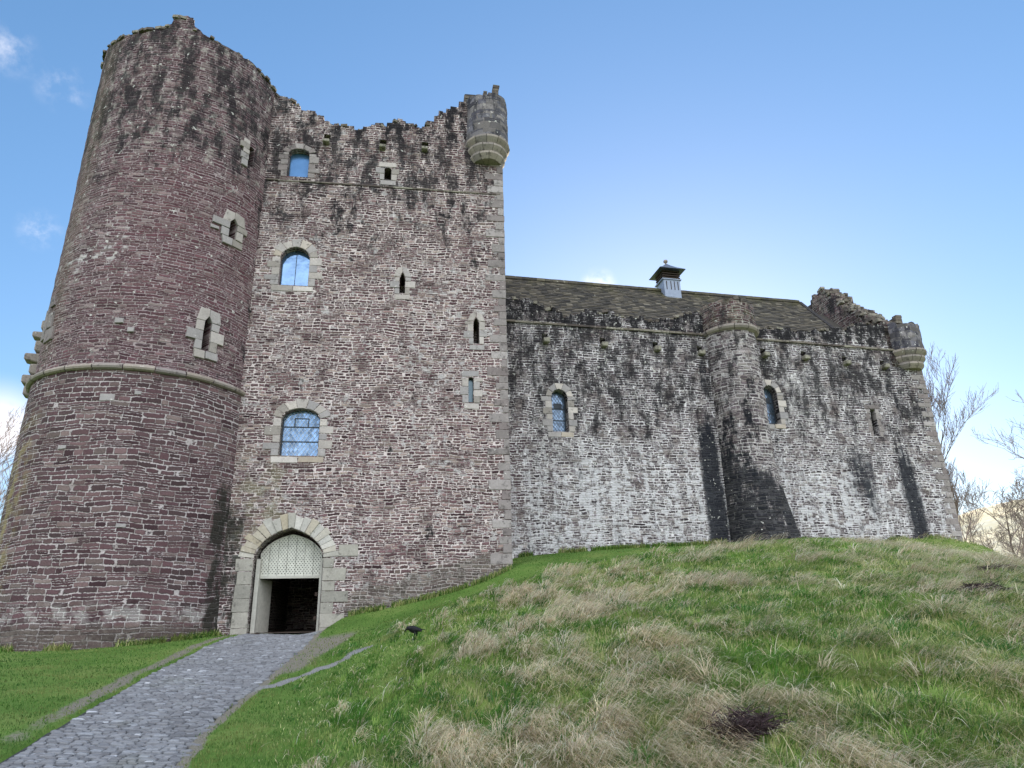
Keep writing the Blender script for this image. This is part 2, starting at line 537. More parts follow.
def dressed_mat(name, cols, dark=0.0):
    m, g = new_mat(name)
    o = g.obj(); r = g.island()
    n = g.noise(o, 2.2, 5.0, 0.65); n2 = g.noise(o, 14.0, 4.0, 0.7)
    c = g.ramp(r, cols)
    c = g.scale(c, (0.62+0.5*n)*(0.7+0.6*n2))
    c = g.mix(g.ramp01(hard(g.noise(o, 3.2, 5.0, 0.7)), 0.72-0.35*dark, 1.05-0.3*dark)*(0.55+0.35*dark), c, lin(66, 62, 60))
    c = specks(g, o, c, 0.6+0.5*dark, lin(206, 203, 196), 7.0)
    finish(g, c, 0.9, g.bump(n*0.5+n2*0.5, 0.45, 0.04), spec=0.2)
    return m


M_PALE = dressed_mat('pale_dressed_stone', [(0.0, lin(150, 143, 136)), (0.35, lin(186, 178, 172)), (0.6, lin(152, 148, 148)), (0.8, lin(176, 162, 144)), (1.0, lin(206, 200, 196))], 0.25)
M_QUOIN = dressed_mat('quoin_stone', [(0.0, lin(120, 112, 110)), (0.4, lin(152, 145, 142)), (0.7, lin(130, 120, 118)), (1.0, lin(172, 165, 162))], 0.55)
M_JAMB = dressed_mat('grey_green_jamb_stone', [(0.0, lin(146, 143, 134)), (0.5, lin(164, 160, 150)), (1.0, lin(178, 172, 162))], 0.4)
M_CORBEL = dressed_mat('corbel_stone', [(0.0, lin(144, 134, 124)), (0.5, lin(160, 150, 141)), (1.0, lin(132, 125, 122))], 0.45)
def x_turret(g, u, v, p, c, mask, rn, grain):
    c = soot(g, p, c, 0.38, lin(40, 40, 48))
    c = limewash(g, p, c, 0.10, lin(150, 146, 142))
    return specks(g, p, c, 1.2)


M_SLATESTONE = stone_mat('dark_turret_ashlar', 0.30, 0.62, 0.016, [(0.0, lin(84, 82, 90)), (0.5, lin(104, 102, 108)), (1.0, lin(128, 122, 120))], lin(120, 116, 112), x_turret, 0.6)
M_RUBBLE = dressed_mat('loose_wallhead_stone', [(0.0, lin(84, 76, 72)), (0.5, lin(118, 110, 100)), (1.0, lin(150, 146, 132))], 0.8)


def plain_mat(name, col, rough=0.7, noise_amt=0.35, scale=6.0, metallic=0.0, spec=0.3, bump=0.2):
    m, g = new_mat(name)
    o = g.obj(); n = g.noise(o, scale, 4.0, 0.65)
    finish(g, g.scale(col if isinstance(col, S) else g.mix(0.0, col, col), (1.0-noise_amt)+2*noise_amt*n), rough, g.bump(n, bump, 0.02), metallic, spec)
    return m


M_VOID = plain_mat('dark_recess', lin(18, 17, 18), 0.95)
M_LEAD = plain_mat('lead_came', lin(74, 82, 92), 0.5, metallic=0.4)
M_FRAME = plain_mat('window_iron', lin(54, 60, 68), 0.6)
M_BOARD = plain_mat('cream_painted_board', lin(198, 197, 186), 0.7, 0.4, 4.0)
M_STUD = plain_mat('iron_stud', lin(58, 60, 54), 0.6)
M_POST = plain_mat('pale_weathered_oak', lin(176, 174, 164), 0.8, 0.35, 7.0)
M_DOOR = plain_mat('dark_oak', lin(70, 58, 50), 0.8, 0.4, 5.0)
M_WHITELEAD = plain_mat('pale_lead_sheet', lin(136, 147, 166), 0.5, 0.3, 4.0)
M_LOUVRE = plain_mat('dark_louvre_wood', lin(58, 48, 42), 0.85)
M_CAPLEAD = plain_mat('lead_sheet_roof', lin(92, 100, 112), 0.5, 0.25, 3.0, 0.3)


def glass_mat(name, col, metal=0.75, rough=0.08, quarry=0.0):
    m, g = new_mat(name)
    o = g.obj(); n = g.noise(o, 2.2, 2.0)
    n2 = g.noise(o, 0.9, 3.0)
    f = 0.35+0.5*n+0.75*n2
    h = n
    if quarry:
        # small leaded quarries, each set at its own slight angle
        x, y, z = g.sep(o)
        q = g.white(g.xyz(g.floor((x+z/1.45)/quarry), g.floor((x-z/1.45)/quarry), 1.0))
        f = f*(0.45+0.85*q[0])
        h = n*0.5+q[1]*x*0.7+q[2]*z*0.7
    finish(g, g.scale(g.mix(0.0, col, col), f), rough, g.bump(h, 0.15, 0.05), metal, 0.5)
    return m


M_GLASS = glass_mat('sky_reflecting_glass', lin(112, 142, 176))
M_GLASS_DIM = glass_mat('old_green_glass', lin(86, 102, 108), 0.5, 0.25)
M_GLASS_HALL = glass_mat('hall_window_glass', lin(104, 124, 146), 0.55, 0.2, 0.17)
M_GLASS_LATTICE = glass_mat('leaded_quarry_glass', lin(118, 144, 172), 0.65, 0.12, 0.17)
M_GLASS_BLUE = glass_mat('blue_glazing', lin(92, 132, 172), 0.6, 0.2)
def azp(a, d, z): r = math.radians(a); return (d*math.sin(r), d*math.cos(r), z)
GO = np.array([-8.7205, 28.0]); GD = np.array([math.cos(math.radians(9)), math.sin(math.radians(9))])
HO = np.array([-0.1967, 33.2]); HD = np.array([math.cos(math.radians(13)), math.sin(math.radians(13))])
TC = np.array([-15.605, 28.622]); TR = 4.4
GN = np.array([GD[1], -GD[0]]); HN = np.array([HD[1], -HD[0]])   # outward normals (towards the viewer)
def gp(u, d=0.0): return GO + GD*u + GN*d
def hp(u, d=0.0): return HO + HD*u + HN*d
def control_points():
    P = []
    for u, z in [(-1.9,2.02),(-0.2,2.0),(1.25,2.03),(1.89,2.50),(3,2.74),(4.16,2.96),(6.11,3.41),(7.72,3.93),(8.63,4.31)]:
        q = gp(u, 0.0); P.append((q[0], q[1], z))
    for u, z in [(-1.9,1.93),(-0.2,1.93),(0.9,1.95),(2.6,2.25),(4.6,2.65),(6.8,3.2),(8.6,3.8)]:
        q = gp(u, 1.6); P.append((q[0], q[1], z))
    for u, z in [(0.4,5.16),(2.3,5.34),(6.34,5.58),(10.6,5.78),(15.1,5.94),(20,5.85),(25.1,5.6)]:
        q = hp(u, 0.0); P.append((q[0], q[1], z))
    for u, z in [(1.5,4.8),(6.3,5.2),(10.6,5.5),(15.1,5.72),(20,5.5),(24.6,4.85)]:
        q = hp(u, 2.6); P.append((q[0], q[1], z))
    for u, e, z in [(26.6,0.0,4.7),(27.5,2.5,4.3),(28.0,-3,4.3),(29.5,-8,3.4),(31,0,3.6),(33,5,3.2)]:
        q = hp(u, e); P.append((q[0], q[1], z))
    for a, z in [(-60,1.6),(-19,1.62),(4.5,1.61),(23.6,1.66),(56,1.84),(80,2.0)]:
        r = math.radians(a); P.append((TC[0]+TR*math.sin(r), TC[1]-TR*math.cos(r), z))
    for a, d, z in [
        (-50,10,0.0),(-50,20,0.8),(-50,30,1.5),(-35,10,0.02),(-35,16,0.6),(-35,22,1.15),(-28,10,0.02),(-28,16,0.6),(-28,22,1.15),
        (-22,10,0.0),(-22,16,0.6),(-22,22,1.2),(-17,14,0.45),(-17,19,1.0),(-17,24,1.5),
        (-12,10.5,0.25),(-12,14,0.9),(-12,18,1.55),(-12,23,2.05),
        (-6,8,0.15),(-6,12,1.05),(-6,16,1.9),(-6,20,2.55),(-6,24,2.95),
        (0,8,0.3),(0,12,1.35),(0,16,2.35),(0,20,3.15),(0,24,3.65),
        (7,8,0.4),(7,12,1.55),(7,16,2.65),(7,20,3.55),(7,25,4.35),(7,30,4.9),
        (14,8,0.4),(14,12,1.6),(14,16,2.75),(14,20,3.7),(14,26,4.6),(14,32,5.2),
        (21,8,0.4),(21,12,1.55),(21,16,2.7),(21,20,3.65),(21,26,4.5),(21,32,5.15),
        (28,8,0.35),(28,12,1.45),(28,16,2.5),(28,20,3.4),(28,26,4.3),(28,32,4.9),(28,38,5.4),
        (33,8,0.3),(33,12,1.3),(33,16,2.2),(33,20,2.85),(33,26,3.5),(33,33,3.95),(33,40,4.2),(34.2,44,3.9),(35,39,3.75),
        (36,12,1.2),(36,20,2.75),(36,27,3.1),(36,34,3.4),(36,42,3.5),(36,52,3.2),
        (42,12,0.9),(42,20,2.0),(42,30,2.6),(42,42,2.6),(50,14,0.7),(50,25,1.5),(50,40,1.6),(39,50,2.4),(36,58,2.4),(42,60,1.4),(34,52,3.2),
        (60,12,0.3),(60,30,1.2),(75,20,0.2),(33,62,2.6),(38,68,1.8),(28,70,3.0),(45,70,1.0),
        (-22,7,-0.12),(-30,6,-0.15),(0,5,-0.15),(20,5,-0.1),(40,6,0.0),(-50,5,-0.15),(-12,6,-0.1),
        (0,0,-0.1),(120,8,-0.2),(180,8,-0.3),(-120,8,-0.25),(180,25,-0.5),(120,25,-0.4),(-120,25,-0.3),(-75,25,0.9),
        (-50,45,1.5),(-35,50,2.0),(-20,60,3.0),(0,60,4.0),(15,65,4.5)]:
        if -13 <= a <= 16 and 14 <= d <= 33: z -= 0.38 if d < 22 else 0.30
        if 16 < a < 31 and 14 <= d <= 39: z -= 0.22
        P.append(azp(a, d, z))
    return np.array(P)
class Terrain:
    def __init__(s):
        P = control_points(); s.X = P[:, :2]/20.0; n = len(P)
        D = s.k(s.X, s.X) + np.eye(n)*2e-4
        A = np.zeros((n+3, n+3)); A[:n, :n] = D; A[:n, n] = 1; A[:n, n+1:] = s.X; A[n, :n] = 1; A[n+1:, :n] = s.X.T
        s.w = np.linalg.solve(A, np.concatenate([P[:, 2], np.zeros(3)]))
    @staticmethod
    def k(a, b):
        r2 = ((a[:, None, :]-b[None, :, :])**2).sum(-1)
        return 0.5*r2*np.log(r2+1e-12)
    def raw(s, x, y):
        x = np.asarray(x, float); sh = x.shape; Q = np.stack([x.ravel(), np.asarray(y, float).ravel()], 1)
        out = np.zeros(len(Q)); n = len(s.X)
        for i in range(0, len(Q), 20000):
            q = Q[i:i+20000]; q2 = q/20.0
            h = s.k(q2, s.X)@s.w[:n] + s.w[n] + q2@s.w[n+1:]
            R = np.hypot(q[:, 0], q[:, 1]); t = np.clip((R-50)/45, 0, 1); t = t*t*(3-2*t)
            out[i:i+20000] = np.where(t >= 1, 0, np.nan_to_num(h)*(1-t))
        return out.reshape(sh)

# ------------------------------------------------------------------ numpy noise
def _hash(ix, iy, seed):
    h = (ix.astype(np.int64)*374761393 + iy.astype(np.int64)*668265263 + seed*974634777) & 0xFFFFFFFF
    h = ((h ^ (h >> 13))*1274126177) & 0xFFFFFFFF
    return ((h ^ (h >> 16)) & 0xFFFF)/65535.0


def vnoise(x, y, seed=0):
    ix, iy = np.floor(x), np.floor(y)
    fx, fy = x-ix, y-iy
    fx, fy = fx*fx*(3-2*fx), fy*fy*(3-2*fy)
    a, b = _hash(ix, iy, seed), _hash(ix+1, iy, seed)
    c, d = _hash(ix, iy+1, seed), _hash(ix+1, iy+1, seed)
    return (a*(1-fx)+b*fx)*(1-fy) + (c*(1-fx)+d*fx)*fy


def fbm(x, y, seed=0, oct=4):
    s, a, t = 0.0, 1.0, 0.0
    for i in range(oct):
        s = s + a*vnoise(x*2**i, y*2**i, seed+i*17); t += a; a *= 0.5
    return s/t


def sstep(x, a, b):
    t = np.clip((x-a)/(b-a), 0, 1)
    return t*t*(3-2*t)


TERR = Terrain()
PATH_L = np.array([(-5.6, 2.5), (-6.3, 6.5), (-7.0, 10.5), (-7.45, 12.2), (-7.95, 14.3), (-9.1, 18.5), (-10.0, 23.6), (-10.12, 27.9)])
PATH_R = np.array([(-3.1, 2.5), (-3.9, 6.5), (-4.7, 10.5), (-5.1, 12.0), (-5.5, 14.4), (-5.9, 17.5), (-6.7, 23.0), (-7.55, 28.2)])


def path_lr(y):
    xl = np.interp(y, PATH_L[:, 1], PATH_L[:, 0]); xr = np.interp(y, PATH_R[:, 1], PATH_R[:, 0])
    return xl, xr


def in_castle(x, y, inset):
    gu = (x-GO[0])*GD[0]+(y-GO[1])*GD[1]; gd = -((x-GO[0])*GN[0]+(y-GO[1])*GN[1])
    hu = (x-HO[0])*HD[0]+(y-HO[1])*HD[1]; hd = -((x-HO[0])*HN[0]+(y-HO[1])*HN[1])
    a = (gu > -4) & (gu < 8.63-inset) & (gd > inset) & (gd < 12-inset)
    b = (hu > -3) & (hu < 25.1-inset) & (hd > inset) & (hd < 9.6-inset)
    c = np.hypot(x-TC[0], y-TC[1]) < TR-inset
    return a | b | c


def regions(x, y):
    """how tussocky the ground is (0 mown lawn .. 1 rough mound), and how bare (gravel/earth)"""
    hd = (x-HO[0])*HN[0]+(y-HO[1])*HN[1]; gd = (x-GO[0])*GN[0]+(y-GO[1])*GN[1]
    gu = (x-GO[0])*GD[0]+(y-GO[1])*GD[1]; hu = (x-HO[0])*HD[0]+(y-HO[1])*HD[1]
    wall = np.where(gu < 8.9, gd, np.minimum(hd, np.hypot(gu-8.63, gd)+0.5))
    n = fbm(x*0.35, y*0.35, 5, 3)-0.5
    margin = np.interp(hu, [-10, -2, 6, 11, 16, 20, 24], [5.5, 6.5, 7.5, 6.5, 2.8, -0.5, -30.0])
    t = sstep(wall+n*4.0, margin-1.0, margin+1.8)
    xl, xr = path_lr(y)
    right = sstep(x-xr, 0.5, 3.0)
    az = np.degrees(np.arctan2(x, y))
    t = t*right*(0.35+0.65*sstep(az, -10.5, -2.0))*np.where(hu > 60, 0, 1)
    side_l = np.abs(x-(xl-0.35-0.25*n)); side_r = np.abs(x-(xr+0.12))
    bare = np.maximum(sstep(side_l, 0.42, 0.05)*sstep(y, 9.0, 14.0)*0.60, sstep(side_r, 0.24, 0.04)*0.8)
    # trodden earth between the cobbles and the gravel margin, and the margin itself
    tri = sstep(x-xr, -0.3, 0.0)*sstep(x, -4.9-0.0*y, -5.5+0.0*y)*sstep(y, 17.0, 18.5)*sstep(y, 27.0, 23.5)
    seg = np.abs((x+5.5)-(y-16.2)*0.42); seg = seg+(fbm(x*2.2, y*2.2, 71, 3)-0.5)*0.45; gr = sstep(seg, 0.30, 0.10)*sstep(y, 15.2, 16.2)*sstep(y, 20.2, 19.4)
    bare = np.clip(np.maximum(np.maximum(bare, tri*0.62), gr) + (fbm(x*1.7, y*1.7, 9)-0.5)*0.5*(bare > 0.05), 0, 1)
    return np.clip(t, 0, 1), bare, gr


def ground_z(x, y):
    z = TERR.raw(x, y)
    t, bare, _ = regions(x, y)
    R = np.hypot(x, y)
    near = sstep(R, 60, 40)
    z = z + near*t*((fbm(x*1.5, y*1.5, 21, 3)-0.5)*0.30 + (fbm(x*0.4, y*0.4, 22, 2)-0.5)*0.28 - 0.10)
    z = z + near*(1-t)*(fbm(x*2.0, y*2.0, 23, 3)-0.5)*0.05
    return z


# ------------------------------------------------------------------ ground: one polar sheet out to the horizon
def build_ground():
    az = np.concatenate([np.arange(-180, -56, 4.0), np.arange(-56, 56, 0.25), np.arange(56, 180, 4.0)])
    rr = [0.6]
    while rr[-1] < 3500: rr.append(rr[-1]*(1.012 if rr[-1] < 60 else 1.08))
    rr = np.array(rr)
    A, Rr = np.meshgrid(np.radians(az), rr)
    X, Y = Rr*np.sin(A), Rr*np.cos(A)
    Z = ground_z(X, Y)
    Z = np.where(in_castle(X, Y, 0.45), np.minimum(Z, 1.2), Z)
    xl, xr = path_lr(Y)
    on = (X > xl-0.05) & (X < xr+0.05) & (Y > 2.4) & (Y < 28)
    Z = np.where(on, Z-0.07, Z)
    t, bare, gr = regions(X, Y)
    na, nr = len(az), len(rr)
    co = np.stack([X.ravel(), Y.ravel(), Z.ravel()], 1)
    co = np.concatenate([co, [[0, 0, float(ground_z(np.array([0.0]), np.array([0.0]))[0])]]])
    I = np.arange(nr*na).reshape(nr, na)
    a, b = I[:-1], np.roll(I, -1, 1)[:-1]
    c, d = np.roll(I, -1, 1)[1:], I[1:]
    quads = np.stack([a, d, c, b], -1).reshape(-1, 4)
    tris = np.stack([np.full(na, nr*na), I[0], np.roll(I[0], -1)], -1)
    me = bpy.data.meshes.new('ground')
    nq, nt = len(quads), len(tris)
    me.vertices.add(len(co)); me.vertices.foreach_set('co', co.ravel())
    me.loops.add(nq*4+nt*3); me.loops.foreach_set('vertex_index', np.concatenate([quads.ravel(), tris.ravel()]))
    me.polygons.add(nq+nt)
    me.polygons.foreach_set('loop_start', np.concatenate([np.arange(nq)*4, nq*4+np.arange(nt)*3]))
    me.update(calc_edges=True); me.validate()
    me.polygons.foreach_set('use_smooth', np.ones(len(me.polygons), bool))
    for nm, arr in (('tuss', t), ('bare', bare), ('gravel', gr)):
        at = me.attributes.new(nm, 'FLOAT', 'POINT')
        at.data.foreach_set('value', np.concatenate([arr.ravel(), [0.0]]))
    m, g = new_mat('ground_turf')
    p = g.pos()
    n1 = g.noise(p, 0.5, 4.0); n2 = g.noise(p, 9.0, 5.0, 0.7); n3 = g.noise(p, 40.0, 3.0, 0.7)
    lawn = g.ramp(n1*0.6+n2*0.4, [(0.3, lin(66, 94, 40)), (0.5, lin(86, 114, 52)), (0.7, lin(118, 130, 74))])
    rough = g.ramp(n2, [(0.3, lin(78, 98, 46)), (0.5, lin(104, 124, 62)), (0.7, lin(140, 142, 94))])
    c = g.mix(g.attr('tuss'), lawn, rough)
    c = g.scale(c, 0.6+0.8*n3)
    earth = g.ramp(n3, [(0.3, lin(92, 88, 76)), (0.6, lin(128, 124, 112)), (0.75, lin(158, 156, 148))])
    grv = g.ramp(n3, [(0.35, lin(92, 93, 92)), (0.6, lin(146, 147, 146))])
    c = g.mix(g.ramp01(g.attr('bare')+(n2-0.5)*0.5, 0.3, 0.6), c, g.mix(g.attr('gravel'), earth, grv))
    finish(g, c, 0.95, g.bump(n2+n3*0.5, 0.5, 0.06), spec=0.1)
    tag(link('ground', me, m), kind='structure')


build_ground()


# ------------------------------------------------------------------ cobbled path
def build_path():
    vs, fs, rnd = [], [], []
    bm = bmesh.new()
    # bedding sheet
    ys = np.arange(2.5, 28.01, 0.3)
    rows = []
    for y in ys:
        xl, xr = path_lr(np.array([y])); xs = np.linspace(xl[0], xr[0], 9)
        zs = TERR.raw(xs, np.full(9, y))
        zs = ground_z(xs, np.full(9, y))
        rows.append([bm.verts.new((x, y, z-0.022)) for x, z in zip(xs, zs)])
    for r0, r1 in zip(rows, rows[1:]):
        for i in range(8): bm.faces.new((r0[i], r0[i+1], r1[i+1], r1[i])).material_index = 1
    P = []
    y = 2.6
    while y < 27.9:
        dep = random.uniform(0.055, 0.10)
        xl, xr = path_lr(np.array([y])); x = xl[0]+random.uniform(0, 0.1)
        while x < xr[0]-0.08:
            wd = random.uniform(0.10, 0.26)
            P.append((x+wd/2, y+dep/2+random.uniform(-0.02, 0.02)+(x-xl[0])*0.10, wd, dep)); x += wd
        y += dep
    P = np.array(P)
    zz = ground_z(P[:, 0], P[:, 1]) - 0.015
    gx = (ground_z(P[:, 0]+0.1, P[:, 1])-ground_z(P[:, 0]-0.1, P[:, 1]))/0.2
    gy = (ground_z(P[:, 0], P[:, 1]+0.1)-ground_z(P[:, 0], P[:, 1]-0.1))/0.2
    for (x, y, wd, dep), z, sx, sy in zip(P, zz, gx, gy):
        if y > 27.6 + (x+8.7)*0.16: continue
        hgt = random.uniform(0.015, 0.038)
        a = wd/2*random.uniform(0.86, 0.97); b = dep/2*random.uniform(0.82, 0.95)
        tx, ty = random.uniform(-0.05, 0.05), random.uniform(-0.06, 0.06)
        def pt(u, v, h): return bm.verts.new((x+u, y+v, z+u*(sx+tx)+v*(sy+ty)+h))
        k = 0.3
        lo = [pt(u*a, v*b, -0.02) for u, v in ((-1, -1+k), (-1+k, -1), (1-k, -1), (1, -1+k), (1, 1-k), (1-k, 1), (-1+k, 1), (-1, 1-k))]
        md = [pt(u*a*0.97, v*b*0.95, hgt*0.65) for u, v in ((-1, -1+k), (-1+k, -1), (1-k, -1), (1, -1+k), (1, 1-k), (1-k, 1), (-1+k, 1), (-1, 1-k))]
        up = [pt(u*a*0.72, v*b*0.66, hgt+random.uniform(-0.004, 0.004)) for u, v in ((-1, -1+k), (-1+k, -1), (1-k, -1), (1, -1+k), (1, 1-k), (1-k, 1), (-1+k, 1), (-1, 1-k))]
        for i in range(8):
            j = (i+1) % 8
            bm.faces.new((lo[i], lo[j], md[j], md[i])); bm.faces.new((md[i], md[j], up[j], up[i]))
        bm.faces.new(up)
    me = bm_mesh('path', bm, False)
    m, g = new_mat('cobbles')
    p = g.pos(); r = g.island()
    n = g.noise(p, 22.0, 4.0, 0.7); n2 = g.noise(p, 0.8, 3.0)
    c = g.ramp(r, [(0.0, lin(92, 93, 96)), (0.4, lin(122, 124, 127)), (0.75, lin(106, 106, 108)), (0.985, lin(134, 137, 141)), (1.0, lin(176, 179, 183))])
    c = g.scale(c, (0.7+0.6*n)*(0.75+0.5*n2))
    c = g.mix(g.ramp01(n2, 0.55, 0.75)*0.3, c, lin(84, 88, 72))
    finish(g, c, 0.75, g.bump(n, 0.4, 0.02), spec=0.3)
    m2, g2 = new_mat('cobble_bedding')
    n3 = g2.noise(g2.pos(), 30.0, 4.0, 0.7)
    finish(g2, g2.ramp(n3, [(0.3, lin(40, 42, 44)), (0.6, lin(66, 68, 66)), (0.8, lin(92, 92, 84))]), 0.95, g2.bump(n3, 0.4, 0.02))
    tag(link('path', me, [m, m2]), kind='structure')


build_path()


# ------------------------------------------------------------------ far sunlit hills
def build_hills():
    az = np.radians(np.arange(14, 75, 0.25)); rr = np.linspace(330, 1100, 60)
    A, R = np.meshgrid(az, rr)
    X, Y = R*np.sin(A), R*np.cos(A)
    ad = np.degrees(A)
    prof = np.interp(ad, [14, 22, 28, 32, 34.5, 36.5, 40, 46, 55, 65, 75], [0, 40, 76, 93, 101, 108, 116, 104, 70, 28, 0])
    s = sstep(R, 330, 760)*(1-0.35*sstep(R, 800, 1100))
    Z = prof*s*(0.9+0.2*fbm(X/90, Y/90, 3)) + (fbm(X/35, Y/35, 4)-0.5)*7*s - 3
    nr, na = X.shape
    bm = bmesh.new()
    vv = [[bm.verts.new((X[i, j], Y[i, j], Z[i, j])) for j in range(na)] for i in range(nr)]
    for i in range(nr-1):
        for j in range(na-1): bm.faces.new((vv[i][j], vv[i+1][j], vv[i+1][j+1], vv[i][j+1]))
    me = bm_mesh('hills', bm, True)
    me.flip_normals() if me.polygons[0].normal.z < 0 else None
    m, g = new_mat('bracken_hillside')
    p = g.pos(); n = g.noise(p, 0.02, 5.0, 0.65); n2 = g.noise(p, 0.12, 4.0, 0.7)
    c = g.ramp(n*0.6+n2*0.4, [(0.33, lin(150, 138, 110)), (0.47, lin(222, 206, 168)), (0.65, lin(234, 226, 202))])
    finish(g, c, 0.95, spec=0.05)
    tag(link('hills', me, m), kind='structure')


build_hills()

# ------------------------------------------------------------------ the castle
castle = tag(empty('castle', CASTLE_AT), 'medieval rubble stone castle with round tower, ragged gatehouse and long hall above a grassy mound', 'castle')
FR = {'G': ((GO[0], GO[1], 0.0), math.radians(9)), 'H': ((HO[0], HO[1], 0.0), math.radians(13)), 'T': ((TC[0], TC[1], 0.0), 0.0)}


def part(name, me, mats, frame, label=None):
    (x, y, z), r = FR[frame]
    o = link(name, me, mats, castle, (x-CASTLE_AT.x, y-CASTLE_AT.y, z-CASTLE_AT.z), r)
    if label: o['label'] = label
    return o


def sub(name, me, mats, parent):
    return link(name, me, mats, parent)


def ragged(profile, step=0.34, amp=0.16, seed=1):
    """turn a smooth wall-head profile [(u,z)..] into stone-sized steps"""
    r = random.Random(seed)
    us = [p[0] for p in profile]; zs = [p[1] for p in profile]
    out = []
    u = us[0]
    while u < us[-1]-0.02:
        w = r.uniform(step*0.5, step*1.5); u1 = min(us[-1], u+w)
        z = float(np.interp((u+u1)/2, us, zs)) + r.uniform(-amp, amp)
        out += [(u, z+r.uniform(-0.03, 0.03)), (u1-0.02*(u1 < us[-1]), z+r.uniform(-0.04, 0.04))]
        u = u1
    return out


def rubble_on(bm, profile, y0, y1, n, seed, size=(0.12, 0.3)):
    r = random.Random(seed)
    us = [p[0] for p in profile]; zs = [p[1] for p in profile]
    for i in range(n):
        u = r.uniform(us[0]+0.1, us[-1]-0.1); z = float(np.interp(u, us, zs))
        a, b, c = (r.uniform(*size) for _ in range(3))
        y = r.uniform(y0, y1)
        vs = [Vector((sx*a*0.6*r.uniform(0.7, 1.1), sy*b*0.5*r.uniform(0.7, 1.1), sz*c*0.38*r.uniform(0.7, 1.1))) for sx in (-1, 1) for sy in (-1, 1) for sz in (-1, 1)]
        rot = Matrix.Rotation(r.uniform(-0.5, 0.5), 3, 'Z') @ Matrix.Rotation(r.uniform(-0.25, 0.25), 3, 'Y')
        vv = [bm.verts.new(rot @ q + Vector((u, y, z+0.02))) for q in vs]
        for f in ((0, 1, 3, 2), (4, 6, 7, 5), (0, 4, 5, 1), (2, 3, 7, 6), (0, 2, 6, 4), (1, 5, 7, 3)):
            bm.faces.new([vv[k] for k in f])


def blocks(bm, quads, depth=0.3, proud=(0.012, 0.035), gap=0.012, fmap=None, seed=0, chamfer=0.02):
    """dressed stones: each polygon in (u,z) becomes one chamfered block standing slightly proud of the wall face"""
    r = random.Random(seed)
    for q in quads:
        cu = sum(p[0] for p in q)/len(q); cz = sum(p[1] for p in q)/len(q)
        def ins(pts, d):
            out = []
            for u, z in pts:
                l = math.hypot(u-cu, z-cz) or 1
                out.append((cu+(u-cu)*(1-d/l), cz+(z-cz)*(1-d/l)))
            return out
        q = [(u+r.uniform(-0.015, 0.015), z+r.uniform(-0.012, 0.012)) for u, z in ins(q, gap)]
        a = sum(q[i][0]*q[(i+1) % len(q)][1]-q[(i+1) % len(q)][0]*q[i][1] for i in range(len(q)))
        if a < 0: q = q[::-1]
        pr = r.uniform(*proud)
        fm = fmap or (lambda u, y, z: (u, y, z))
        f = [bm.verts.new(fm(u, -pr, z)) for u, z in ins(q, chamfer)]
        e = [bm.verts.new(fm(u, -pr+chamfer*0.7, z)) for u, z in q]
        b = [bm.verts.new(fm(u, depth, z)) for u, z in q]
        n = len(q)
        bm.faces.new(f); bm.faces.new(b[::-1])
        for i in range(n):
            j = (i+1) % n
            bm.faces.new((f[j], f[i], e[i], e[j])); bm.faces.new((e[j], e[i], b[i], b[j]))


def jamb_blocks(u, side, z0, z1, seed, wlo=0.16, whi=0.5, hh=(0.24, 0.4)):
    """long-and-short work beside an opening; side -1 to the left of u, +1 to the right"""
    r = random.Random(seed); out = []; z = z0; k = 0
    while z < z1-0.05:
        h = min(r.uniform(*hh), z1-z)
        if z1-z-h < 0.1: h = z1-z
        w = (whi if k % 2 else wlo+0.1)*r.uniform(0.8, 1.15)
        a, b = (u, u+side*w)
        out.append([(min(a, b), z), (max(a, b), z), (max(a, b), z+h), (min(a, b), z+h)])
        z += h; k += 1
    return out


def voussoirs(u0, u1, zs, zt, point, n, ring, seed=0):
    r = random.Random(seed); uc, w = (u0+u1)/2, (u1-u0)/2
    def P(t, off):
        t = max(-1, min(1, t)); e = math.sqrt(max(0, 1-t*t)); tri = 1-abs(t)
        q = Vector((uc+t*w, zs+(zt-zs)*((1-point)*e+point*tri)))
        c = Vector((uc, zs-(w-(zt-zs))*0.8))
        d = (q-c).normalized()
        return q+d*off
    ts = [-math.cos(math.pi*i/n) for i in range(n+1)]
    out = []
    for a, b in zip(ts, ts[1:]):
        rg = ring*r.uniform(0.82, 1.15)
        out.append([tuple(P(a, 0)), tuple(P((a+b)/2, 0)), tuple(P(b, 0)), tuple(P(b, rg)), tuple(P(a, rg))])
    return out


def pane_grid(bm, u0, u1, z0, z1, y, pitch, wid, clip):
    """diamond lead lattice as thin flat bars clipped to the opening"""
    def run(p, d):
        pts = []
        L = (u1-u0)+(z1-z0)+2
        s = -L; prev = None
        while s < L:
            q = (p[0]+d[0]*s, p[1]+d[1]*s)
            inside = u0 < q[0] < u1 and z0 < q[1] < clip(q[0])
            if inside and prev is None: prev = q
            if not inside and prev is not None:
                pts.append((prev, last)); prev = None
            last = q; s += 0.02
        return pts
    asp = 1.45
    for d in ((1/math.hypot(1, asp), asp/math.hypot(1, asp)), (-1/math.hypot(1, asp), asp/math.hypot(1, asp))):
        k = -40
        while k < 40:
            p = ((u0+u1)/2+k*pitch, z0)
            for a, b in run(p, d):
                n = Vector((-d[1], d[0]))*wid/2
                v = [(a[0]+n.x, a[1]+n.y), (b[0]+n.x, b[1]+n.y), (b[0]-n.x, b[1]-n.y), (a[0]-n.x, a[1]-n.y)]
                if math.hypot(b[0]-a[0], b[1]-a[1]) > 0.05: add_prism(bm, v, y-0.008, y+0.004)
            k += 1


def bar(bm, u0, u1, z0, z1, y0, y1): add_box(bm, u0, u1, y0, y1, z0, z1)


